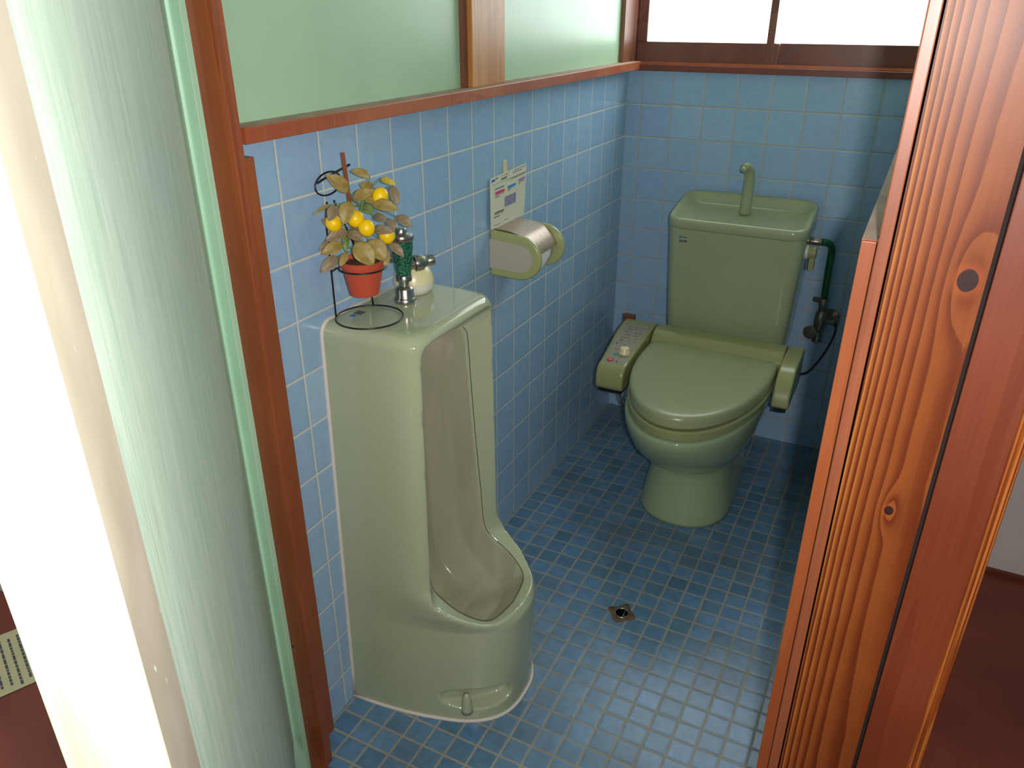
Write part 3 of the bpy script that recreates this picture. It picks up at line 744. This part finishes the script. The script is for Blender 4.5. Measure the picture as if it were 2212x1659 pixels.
for c_ in ((0.0326,-1.5277,1.0399),(0.0638,-1.5094,1.0472),(0.0831,-1.5069,1.0332),(0.0918,-1.4746,1.0802),(0.0968,-1.4706,1.0135)):
    bm = bmesh.new(); r_ = 0.0138
    prof = [(0.0008, -r_ * 1.12)] + [(r_ * math.cos(a), r_ * 1.05 * math.sin(a)) for a in [R(-80 + 10 * i) for i in range(17)]] + [(0.0008, r_ * 1.1)]
    lathe(bm, prof, c_, Vector((random.uniform(-.4, .4), random.uniform(-.4, .4), 1)), 20)
    link('lemon', bm, ['lemon'], pt, True)

# ------------------------------------------------------------------ paper holder and card
ph = empty('toilet_paper_holder', (0.0, -0.87, 0.80), 'olive green plastic toilet paper holder on the left tiled wall', 'paper holder')
def cheek_pts(y, inset=0.0, zc=0.832):
    # D shape: straight back at the wall, round front
    pts = []; h = 0.055 - inset; r_ = h; xf = 0.135 - inset
    pts.append(Vector((0.001 + 0.0 * inset, y, zc + h + 0.000)))
    for i in range(17):
        a = PI / 2 - PI * i / 16
        pts.append(Vector((xf - r_ * 1.05 + r_ * 1.05 * math.cos(a), y, zc - 0.004 + (r_) * math.sin(a) * 0.97)))
    pts.append(Vector((0.001, y, zc - h)))
    return pts
for (ya, yb) in ((-0.935, -0.921), (-0.800, -0.786)):
    bm = bmesh.new(); loft(bm, [cheek_pts(ya), cheek_pts(yb)]); bmesh.ops.recalc_face_normals(bm, faces=bm.faces)
    o = bevmod(link('cheek', bm, ['olive'], ph), 0.005, 4); shade(o, 60)
bm = bmesh.new(); loft(bm, [cheek_pts(-0.9362, 0.020), cheek_pts(-0.9345, 0.020)]); bmesh.ops.recalc_face_normals(bm, faces=bm.faces)
o = link('cheek_inset', bm, ['grey_inset'], ph); o['label'] = 'grey inset on the near side'
bm = bmesh.new(); sec = [(0.004, 0.889), (0.030, 0.889), (0.060, 0.884), (0.085, 0.876), (0.103, 0.862), (0.114, 0.845), (0.118, 0.835)]
sp_ = smoothpath([(x, 0, z) for x, z in sec], 4)
ring0 = [Vector((p.x, -0.9205, p.z)) for p in sp_] + [Vector((p.x - 0.0015, -0.9205, p.z - 0.0018)) for p in reversed(sp_)]
loft(bm, [ring0, [p + Vector((0, 0.120, 0)) for p in ring0]]); bmesh.ops.recalc_face_normals(bm, faces=bm.faces)
o = shade(link('flap', bm, ['steel_flap'], ph), 50); o['label'] = 'freckled silver cover flap'
bm = bmesh.new(); box(bm, (0.0, -0.921, 0.775), (0.006, -0.80, 0.892)); link('back_plate', bm, ['olive'], ph)
bm = bmesh.new(); tube(bm, [(0.004, -0.921, 0.8915), (0.004, -0.80, 0.8915)], 0.0022, 8, sm=False); link('hinge_bar', bm, ['chrome_dark'], ph, True)
pr = empty('toilet_roll', (0.062, -0.861, 0.828), 'white toilet roll hanging under the flap of the holder', 'toilet roll')
bm = bmesh.new()
for r_, m_ in ((0.047, 0),):
    vr = lathe(bm, [(0.018, 0), (r_, 0), (r_, 0.113), (0.018, 0.113), (0.018, 0)], (0.060, -0.918, 0.828), Vector((0, 1, 0)), 40, caps=False)
bmesh.ops.remove_doubles(bm, verts=bm.verts, dist=1e-6); shade(link('roll', bm, ['paper'], pr), 40)
bm = bmesh.new()
sh = [(0.0900, 0.866), (0.1015, 0.852), (0.1085, 0.835), (0.1085, 0.815), (0.103, 0.796), (0.097, 0.784)]
pts_ = smoothpath([(x, 0, z) for x, z in sh], 4); n_ = len(pts_)
rows = []
for i, p in enumerate(pts_):
    e = -0.806 - 0.085 * max(0, (i / (n_ - 1) - 0.35)) * 0.4
    rows.append([bm.verts.new((p.x, -0.917 + (e + 0.917) * j / 8, p.z - 0.010 * (1 - j / 8) * (i / (n_ - 1)))) for j in range(9)])
for i in range(n_ - 1):
    for j in range(8): bm.faces.new((rows[i][j], rows[i][j + 1], rows[i + 1][j + 1], rows[i + 1][j]))
o = link('loose_sheet', bm, ['paper'], pr, True); o.modifiers.new('s', 'SOLIDIFY').thickness = 0.0006

cg = empty('instruction_card', (0.006, -0.84, 0.89), 'pale instruction card with pink, blue and purple bars above the paper holder', 'card')
TL, TR, BL, BR = Vector((0.006, -0.938, 1.0085)), Vector((0.010, -0.7560, 1.0165)), Vector((0.007, -0.9390, 0.8890)), Vector((0.007, -0.763, 0.889))
def cp(u, v, off=0.0):   # u right, v down
    return (TL * (1 - u) + TR * u) * (1 - v) + (BL * (1 - u) + BR * u) * v + Vector((off + 0.004 * math.sin(PI * u) * 0.3, 0, 0))
def quad_on(bm, u0, v0, u1, v1, off, th=0.0003, n=4):
    rg = []
    for o_ in (off, off + th):
        rg.append([cp(u0 + (u1 - u0) * i / n, v0, o_) for i in range(n + 1)] + [cp(u1 - (u1 - u0) * i / n, v1, o_) for i in range(n + 1)])
    loft(bm, rg)
bm = bmesh.new()
out = []
for (u, v, a0) in ((0.97, 0.04, -90), (0.97, 0.96, 0), (0.03, 0.96, 90), (0.03, 0.04, 180)):
    for i in range(5):
        a = R(a0 + 90 * i / 4); out.append((u + 0.03 * math.cos(a), v + 0.04 * math.sin(a)))
loft(bm, [[cp(u, v, -0.0008) for u, v in out], [cp(u, v, 0.0) for u, v in out]]); bmesh.ops.recalc_face_normals(bm, faces=bm.faces); link('sheet', bm, ['card'], cg)
def pill(name, u0, v0, u1, v1, mat):
    bm = bmesh.new(); pts = []
    ru = (v1 - v0) / 2 * 0.6; vc = (v0 + v1) / 2; rv = (v1 - v0) / 2
    for i in range(9):
        a = R(-90 + 180 * i / 8); pts.append((u1 - ru + ru * math.cos(a), vc + rv * math.sin(a)))
    for i in range(9):
        a = R(90 + 180 * i / 8); pts.append((u0 + ru + ru * math.cos(a), vc + rv * math.sin(a)))
    loft(bm, [[cp(u, v, 0.0002) for u, v in pts], [cp(u, v, 0.0005) for u, v in pts]]); bmesh.ops.recalc_face_normals(bm, faces=bm.faces)
    link(name, bm, [mat], cg)
pill('pink_bar', 0.12, 0.300, 0.37, 0.355, 'pink'); pill('blue_bar', 0.455, 0.285, 0.69, 0.335, 'blue'); pill('purple_bar', 0.765, 0.245, 0.97, 0.290, 'purple')
bm = bmesh.new(); quad_on(bm, 0.38, 0.47, 0.70, 0.66, 0.0002); link('picture', bm, ['picture'], cg)
bm = bmesh.new(); quad_on(bm, 0.03, 0.045, 0.115, 0.085, 0.0002); link('logo_mark', bm, ['logo_blue'], cg)
bm = bmesh.new(); random.seed(3)
def textline(u0, u1, v, h=0.014, d=0.6):
    u = u0
    while u < u1:
        l_ = random.uniform(0.012, 0.03)
        if random.random() < d + 0.25: quad_on(bm, u, v + random.uniform(0, .004), min(u + l_, u1), v + h, 0.0002, n=1)
        u += l_ + 0.007
textline(0.13, 0.20, 0.035, 0.02); textline(0.28, 0.42, 0.085, 0.03, 1); textline(0.28, 0.97, 0.03, 0.014); textline(0.60, 0.85, 0.07, 0.012)
textline(0.55, 0.97, 0.165, 0.016, 1); textline(0.12, 0.36, 0.235, 0.02, 1); textline(0.12, 0.36, 0.37, 0.010); textline(0.12, 0.24, 0.395, 0.014)
textline(0.455, 0.66, 0.35, 0.010); textline(0.455, 0.52, 0.37, 0.010); textline(0.77, 0.96, 0.305, 0.012); textline(0.77, 0.82, 0.33, 0.010)
textline(0.10, 0.35, 0.69, 0.030, 1); textline(0.10, 0.36, 0.735, 0.010); textline(0.08, 0.24, 0.775, 0.018, 1); textline(0.06, 0.26, 0.935, 0.012); textline(0.35, 0.52, 0.915, 0.010)
link('printed_text', bm, ['ink'], cg)
bm = bmesh.new(); quad_on(bm, 0.06, 0.15, 0.97, 0.153, 0.0002, n=6); link('rule', bm, ['ink'], cg)
hk = empty('wall_hook', (0.003, -0.853, 1.01), 'small beige adhesive hook holding the card on the tiles', 'hook')
bm = bmesh.new(); box(bm, (0.0, -0.8635, 1.0095), (0.005, -0.8515, 1.037), 0, 0.001); link('hook_plate', bm, ['cream'], hk)
bm = bmesh.new(); tube(bm, [(0.004, -0.8575, 1.012), (0.012, -0.856, 1.006), (0.014, -0.853, 1.004), (0.013, -0.850, 1.010)], 0.0017, 8); link('hook_tip', bm, ['cream'], hk, True)

# ------------------------------------------------------------------ toilet
XT = 0.440
to = empty('toilet', (XT, -0.35, 0), 'sage green toilet with cistern, closed lid and bidet seat in the corner', 'toilet')
def bsec(z, hw, yf, yb, ym, nf=2.2, nb=3.0, n=56):
    pts = []
    for i in range(n):
        a = 2 * PI * i / n; c_, s_ = math.cos(a), math.sin(a)
        if s_ <= 0: x = math.copysign(abs(c_) ** (2 / nf), c_) * hw; y = ym - (ym - yf) * abs(s_) ** (2 / nf)
        else: x = math.copysign(abs(c_) ** (2 / nb), c_) * hw; y = ym + (yb - ym) * abs(s_) ** (2 / nb)
        pts.append(Vector((XT + x, y, z)))
    return pts
bm = bmesh.new()
rings = [bsec(0.0, .134, -.652, -.09, -.50), bsec(0.012, .134, -.652, -.09, -.50), bsec(0.05, .127, -.640, -.09, -.49), bsec(0.10, .120, -.628, -.09, -.48), bsec(0.14, .116, -.620, -.08, -.47), bsec(0.163, .1165, -.621, -.07, -.47), bsec(0.172, .119, -.627, -.065, -.47),
         bsec(0.182, .1255, -.643, -.06, -.47), bsec(0.193, .133, -.665, -.05, -.47), bsec(0.205, .140, -.690, -.04, -.47, 2.1), bsec(0.235, .157, -.735, -.03, -.47, 2.05), bsec(0.27, .170, -.775, -.03, -.46), bsec(0.31, .181, -.805, -.03, -.46), bsec(0.345, .1855, -.831, -.03, -.46),
         bsec(0.366, .1870, -.8375, -.03, -.46), bsec(0.374, .1868, -.8365, -.03, -.46), bsec(0.3775, .183, -.828, -.035, -.46)]
loft(bm, rings); bmesh.ops.recalc_face_normals(bm, faces=bm.faces)
o = link('bowl', bm, ['bowl'], to, True)
# seat and lid
def dsec(z, hw, yf, yb, ym, s=0.0, n=40, rb=0.02):
    pts = []; hw -= s; yf += s; yb -= s * 0.5
    for i in range(n + 1):
        a = PI + PI * i / n
        pts.append(Vector((XT + 0.004 + hw * math.cos(a), ym + (ym - yf) * math.sin(a), z)))
    for k in range(5):
        a = R(90 * k / 4); pts.append(Vector((XT + 0.004 + hw - rb + rb * math.cos(a), yb - rb + rb * math.sin(a), z)))
    for k in range(5):
        a = R(90 + 90 * k / 4); pts.append(Vector((XT + 0.004 - hw + rb + rb * math.cos(a), yb - rb + rb * math.sin(a), z)))
    return pts
bm = bmesh.new()
loft(bm, [dsec(0.3825, .187, -.829, -.33, -.47, .022), dsec(0.3850, .1905, -.8375, -.33, -.47), dsec(0.405, .1915, -.8395, -.33, -.47), dsec(0.4095, .1905, -.8385, -.33, -.47, .004), dsec(0.4100, .190, -.837, -.33, -.47, .02)])
bmesh.ops.recalc_face_normals(bm, faces=bm.faces); shade(link('seat', bm, ['lid'], to), 35)
bm = bmesh.new()
A_ = (.1905, -.8385, -.375, -.455)
rings = [dsec(0.4160, *A_, .022), dsec(0.4175, *A_, .004), dsec(0.4195, *A_, .0), dsec(0.438, *A_), dsec(0.4455, *A_, .002), dsec(0.4490, *A_, .006), dsec(0.4508, *A_, .014), dsec(0.4520, *A_, .03)]
loft(bm, rings); bmesh.ops.recalc_face_normals(bm, faces=bm.faces); shade(link('lid', bm, ['lidtop'], to), 50)
# bidet unit: back bar, left control arm, right arm
bm = bmesh.new()
prof = [(-0.285, 0.388), (-0.285, 0.462), (-0.295, 0.474), (-0.330, 0.474), (-0.352, 0.466), (-0.368, 0.452), (-0.374, 0.440), (-0.374, 0.388)]
loft(bm, [[Vector((0.250, y, z)) for y, z in prof], [Vector((0.640, y, z)) for y, z in prof]]); bmesh.ops.recalc_face_normals(bm, faces=bm.faces)
shade(bevmod(link('bidet_bar', bm, ['lid'], to), 0.004), 40)
bm = bmesh.new()
prof = [(-0.290, 0.375), (-0.290, 0.462), (-0.300, 0.476), (-0.335, 0.477), (-0.40, 0.471), (-0.50, 0.457), (-0.565, 0.446), (-0.592, 0.440), (-0.606, 0.428), (-0.612, 0.410), (-0.612, 0.378), (-0.600, 0.366), (-0.33, 0.366)]
def armx(y, z): return 0
xa0 = lambda y: 0.145 + 0.020 * smst(-0.33, -0.60, y)
loft(bm, [[Vector((xa0(y), y, z)) for y, z in prof], [Vector((0.2465, y, z)) for y, z in prof]]); bmesh.ops.recalc_face_normals(bm, faces=bm.faces)
arm = shade(bevmod(link('control_arm', bm, ['lid'], to), 0.007, 4), 50)
def on_arm(x, y, dz=0.0):
    pr_ = prof[3:8]
    for (y0, z0), (y1, z1) in zip(pr_, pr_[1:]):
        if y <= y0 and y >= y1: return Vector((x, y, z0 + (z1 - z0) * (y - y0) / (y1 - y0) + dz))
    return Vector((x, y, 0.477 + dz))
bm = bmesh.new(); ys = [-0.345 - 0.235 * i / 12 for i in range(13)]
for i in range(12):
    xa, xb = xa0(ys[i]) + 0.012, xa0(ys[i + 1]) + 0.012
    q = [on_arm(xa, ys[i], .0004), on_arm(0.238, ys[i], .0004), on_arm(0.238, ys[i + 1], .0004), on_arm(xb, ys[i + 1], .0004)]
    loft(bm, [[p + Vector((0, 0, -0.001)) for p in q], [p + Vector((0, 0, 0.0004)) for p in q]])
bmesh.ops.recalc_face_normals(bm, faces=bm.faces); link('label_film', bm, ['panel_grey'], arm)
def dot(name, x, y, r_, mat, ring=False):
    bm = bmesh.new(); p = on_arm(x, y, .0009)
    if ring: tube(bm, circle(p, r_, (0, 0, 1), 24), 0.0022, 6, closed=True)
    else: lathe(bm, [(r_, 0), (r_ * 0.96, 0.001), (0.0005, 0.0013)], tuple(p), n=20)
    link(name, bm, [mat], arm)
dot('stop_ring', 0.1925, -0.566, 0.0085, 'red', True)
dot('teal_button', 0.1955, -0.535, 0.007, 'teal'); dot('mauve_button', 0.189, -0.505, 0.007, 'pinkish')
for (x, y) in ((0.213, -0.572), (0.205, -0.482), (0.178, -0.478), (0.185, -0.455)): dot('print_dot', x, y, 0.003, 'ink')
bm = bmesh.new(); random.seed(9)
for r0 in range(6):
    y = -0.365 - 0.018 * r0; x = 0.178 + 0.003 * (r0 % 2)
    while x < 0.232:
        l_ = random.uniform(0.003, 0.008)
        if random.random() < .55:
            p = on_arm(x, y, .0009); box(bm, (p.x, p.y - 0.003, p.z), (p.x + l_, p.y + 0.002, p.z + 0.0004))
        x += l_ + 0.003
link('label_text', bm, [plain('faint_ink', '6c6c5a', 0.5)], arm)
bm = bmesh.new(); p = on_arm(0.219, -0.524, 0)
lathe(bm, [(0.0165, 0), (0.0165, 0.004), (0.0150, 0.006), (0.0140, 0.018), (0.0120, 0.0205), (0.001, 0.021)], tuple(p), n=28)
o = shade(link('dial', bm, ['cream'], arm), 50); o['label'] = 'cream round dial'
bm = bmesh.new()
prof2 = [(-0.286, 0.380), (-0.286, 0.464), (-0.296, 0.475), (-0.400, 0.470), (-0.440, 0.462), (-0.466, 0.448), (-0.490, 0.425), (-0.508, 0.395), (-0.510, 0.375), (-0.500, 0.366), (-0.31, 0.366)]
loft(bm, [[Vector((0.642, y, z)) for y, z in prof2], [Vector((0.688, y, z)) for y, z in prof2]]); bmesh.ops.recalc_face_normals(bm, faces=bm.faces)
shade(bevmod(link('right_arm', bm, ['lid'], to), 0.006, 4), 50)
bm = bmesh.new(); box(bm, (0.135, -0.302, 0.440), (0.172, -0.289, 0.488), 0, 0.001); o = link('brown_tab', bm, ['brown_tab'], to); o['label'] = 'red brown tab behind the control arm'
bm = bmesh.new(); box(bm, (0.170, -0.595, 0.356), (0.24, -0.42, 0.3665)); link('underside', bm, ['black'], to)
bm = bmesh.new(); box(bm, (0.65, -0.50, 0.356), (0.682, -0.36, 0.3665)); link('underside', bm, ['black'], to)
# cistern
YC = -0.140; 
XC = XT - 0.005
def csec(z, hw, hd, r_=0.035, yc=YC): return rrect(XC, yc, hw, hd, r_, z)
bm = bmesh.new()
loft(bm, [csec(0.386, .165, .085, yc=-.130), csec(0.400, .180, .095, yc=-.135), csec(0.43, .183, .098, yc=-.136), csec(0.60, .192, .104, yc=-.137), csec(0.768, .200, .110)])
bmesh.ops.recalc_face_normals(bm, faces=bm.faces); shade(link('cistern', bm, ['tank'], to), 50)
bm = bmesh.new()
def ztop(y, z0=0.796, z1=0.842): return z0 + (z1 - z0) * (y + 0.252) / 0.224
def lidring(ins, dz, slope=1.0, yc=YC, r_=0.045):
    pts = rrect(XC, yc, .204 - ins, .114 - ins, max(0.012, r_ - ins * 0.6), 0)
    for p in pts: p.z = (ztop(p.y) if slope else 0.766) + dz
    return pts
rings = [lidring(0.004, 0.0, 0), lidring(0.0, 0.004, 0), lidring(0.0, -0.008), lidring(0.002, -0.003), lidring(0.006, 0.0), lidring(0.012, -0.001), lidring(0.018, -0.006), lidring(0.026, -0.015), lidring(0.042, -0.026), lidring(0.062, -0.032), lidring(0.085, -0.034)]
loft(bm, rings); bmesh.ops.recalc_face_normals(bm, faces=bm.faces); cl = shade(link('cistern_lid', bm, ['tank'], to), 60)
bm = bmesh.new(); tube(bm, [(0.431, -0.095, 0.795), (0.432, -0.095, 0.85), (0.434, -0.099, 0.895), (0.432, -0.110, 0.925), (0.427, -0.128, 0.940), (0.423, -0.145, 0.938)], lambda u: 0.0175 - 0.0060 * u, 18)
o = link('spout', bm, ['tank'], cl, True)
bm = bmesh.new(); tube(bm, [(0.4230, -0.143, 0.937), (0.4205, -0.152, 0.931)], 0.0095, 14, sm=False); link('spout_mouth', bm, ['tank'], cl, True)
bm = bmesh.new(); box(bm, (0.2755, -0.2495, 0.7385), (0.2835, -0.2475, 0.7445)); link('maker_mark', bm, ['logo_blue'], to)
bm = bmesh.new(); random.seed(5)
for i in range(6): box(bm, (0.2765 + 0.0042 * i, -0.2492, 0.7245 + random.uniform(0, .002)), (0.2793 + 0.0042 * i, -0.2465, 0.7325))
for i in range(3): box(bm, (0.287 + 0.004 * i, -0.2495, 0.740), (0.290 + 0.004 * i, -0.2475, 0.7435))
link('maker_print', bm, ['ink'], to)
# flush lever on the cistern's right side
lv = bmesh.new(); lathe(lv, [(0.021, 0), (0.021, 0.010), (0.019, 0.012)], (0.628, -0.165, 0.720), Vector((1, 0, 0)), 24)
o = shade(link('lever_collar', lv, ['white_pl'], to), 40)
lv = bmesh.new(); lathe(lv, [(0.0185, 0.0), (0.0190, 0.003), (0.0188, 0.019), (0.015, 0.022)], (0.6402, -0.165, 0.720), Vector((1, 0, 0)), 24)
lathe(lv, [(0.0, 0), (0.0, 0)], (0.65, -0.165, 0.722), n=3) if False else None
box(lv, (0.645, -0.178, 0.668), (0.660, -0.154, 0.716), 0, 0.003)
o = shade(link('flush_lever', lv, ['lid'], to), 40)
lv = bmesh.new(); lathe(lv, [(0.010, 0), (0.011, 0.004), (0.011, 0.03), (0.008, 0.034)], (0.634, -0.120, 0.742), Vector((1, 0, 0)), 16); shade(link('inlet_nut', lv, ['chrome_dark'], to), 40)

# water pipe and stop valve
wp = empty('water_pipe', (0.70, -0.07, 0.6), 'dark green bent pipe between the cistern and the stop valve', 'pipe')
bm = bmesh.new(); tube(bm, [(0.6685, -0.118, 0.742), (0.678, -0.110, 0.740), (0.690, -0.090, 0.729), (0.695, -0.068, 0.706), (0.695, -0.060, 0.66), (0.696, -0.058, 0.60), (0.697, -0.056, 0.558)], 0.0105, 14)
link('pipe', bm, ['green_pipe'], wp, True)
sv = empty('stop_valve', (0.70, -0.03, 0.48), 'dark tarnished stop valve on the back wall right of the cistern', 'valve')
bm = bmesh.new()
lathe(bm, [(0.012, 0.085), (0.014, 0.075), (0.014, 0.062), (0.011, 0.058), (0.011, 0.045), (0.016, 0.040), (0.018, 0.020), (0.018, -0.005), (0.013, -0.018), (0.013, -0.040), (0.015, -0.042), (0.015, -0.055), (0.008, -0.060)], (0.697, -0.056, 0.465), n=20)
shade(link('valve_body', bm, ['chrome_dark'], sv), 40)
bm = bmesh.new(); lathe(bm, [(0.027, 0), (0.027, 0.003), (0.012, 0.010), (0.011, 0.045)], (0.725, -0.001, 0.478), Vector((-0.4, -1, -0.1)), 24); shade(link('wall_flange', bm, ['chrome_dark'], sv), 40)
bm = bmesh.new(); lathe(bm, [(0.007, 0), (0.007, 0.024), (0.020, 0.026), (0.022, 0.032), (0.020, 0.040), (0.006, 0.043)], (0.693, -0.066, 0.450), Vector((-0.55, -1, 0.0)), 10); shade(link('handwheel', bm, ['chrome_dark'], sv), 30)
bm = bmesh.new(); tube(bm, [(0.697, -0.056, 0.542), (0.684, -0.066, 0.548), (0.672, -0.078, 0.553)], 0.008, 12); lathe(bm, [(0.012, 0), (0.012, 0.012), (0.014, 0.014), (0.014, 0.024), (0.009, 0.026)], (0.697, -0.056, 0.528), n=6); shade(link('upper_nut', bm, ['chrome_dark'], sv), 40)
bm = bmesh.new(); lathe(bm, [(0.006, 0), (0.006, 0.03), (0.011, 0.032), (0.011, 0.040)], (0.705, -0.056, 0.478), Vector((1, -0.35, 0.15)), 12); shade(link('outlet', bm, ['chrome_dark'], sv), 40)
hs = bmesh.new(); tube(hs, [(0.745, -0.072, 0.484), (0.747, -0.080, 0.455), (0.738, -0.12, 0.42), (0.722, -0.20, 0.40), (0.705, -0.28, 0.395), (0.686, -0.320, 0.400)], 0.0035, 8)
o = link('supply_hose', hs, ['black'], None, True); tag(o, 'thin black hose running from the stop valve down to the bidet unit', 'hose')
hs = bmesh.new()
tube(hs, [(0.205, -0.47, 0.368), (0.190, -0.46, 0.30), (0.186, -0.40, 0.22), (0.215, -0.34, 0.18), (0.262, -0.32, 0.20), (0.275, -0.33, 0.27), (0.268, -0.35, 0.33)], 0.003, 8)
tube(hs, [(0.215, -0.45, 0.368), (0.178, -0.42, 0.28), (0.180, -0.30, 0.16), (0.22, -0.22, 0.06), (0.285, -0.20, 0.03)], 0.0015, 6)
o = link('cable_loop', hs, [plain('grey_cable', '6a6048', 0.5)], None, True); tag(o, 'thin grey cable looping below the left control arm of the toilet', 'cable')

# ------------------------------------------------------------------ floor drain
dr = empty('floor_drain', (0.4363, -1.0675, 0.0), 'small broken floor drain hole with rusty mortar in the blue mosaic floor', 'drain')
bm = bmesh.new(); random.seed(12); cx, cy = 0.4365, -1.0690
def star(r0, z, jit):
    pts = []
    for i in range(28):
        a = 2 * PI * i / 28
        r_ = r0 * (1 + jit * (abs(math.cos(2 * a + 0.2)) ** 3) + 0.05 * math.sin(5 * a))
        pts.append(Vector((cx + r_ * math.cos(a), cy + r_ * math.sin(a), z)))
    return pts
loft(bm, [star(0.026, 0.0, 0.42), star(0.0255, 0.0022, 0.42), star(0.0185, 0.0030, 0.05), star(0.0165, 0.0016, 0.0), star(0.0160, 0.0008, 0.0)], False, False)
link('mortar_patch', bm, ['drain_rust'], dr, True)
bm = bmesh.new(); tube(bm, circle((cx, cy, 0.0024), 0.0165, (0, 0, 1), 36), 0.0017, 8, closed=True); o = link('drain_ring', bm, ['chrome'], dr, True)
bm = bmesh.new(); lathe(bm, [(0.0164, 0.0), (0.0164, 0.0012), (0.0005, 0.0012)], (cx, cy, 0.0002), n=28); link('hole', bm, [plain('drain_dark', '050505', 0.9, spec=0.1)], dr)
bm = bmesh.new(); box(bm, (cx + 0.0045, cy - 0.0165, 0.0014), (cx + 0.0065, cy + 0.0165, 0.0032)); box(bm, (cx + 0.006, cy - 0.009, 0.0014), (cx + 0.016, cy - 0.0065, 0.0032)); link('cross_bar', bm, ['chrome_dark'], dr)
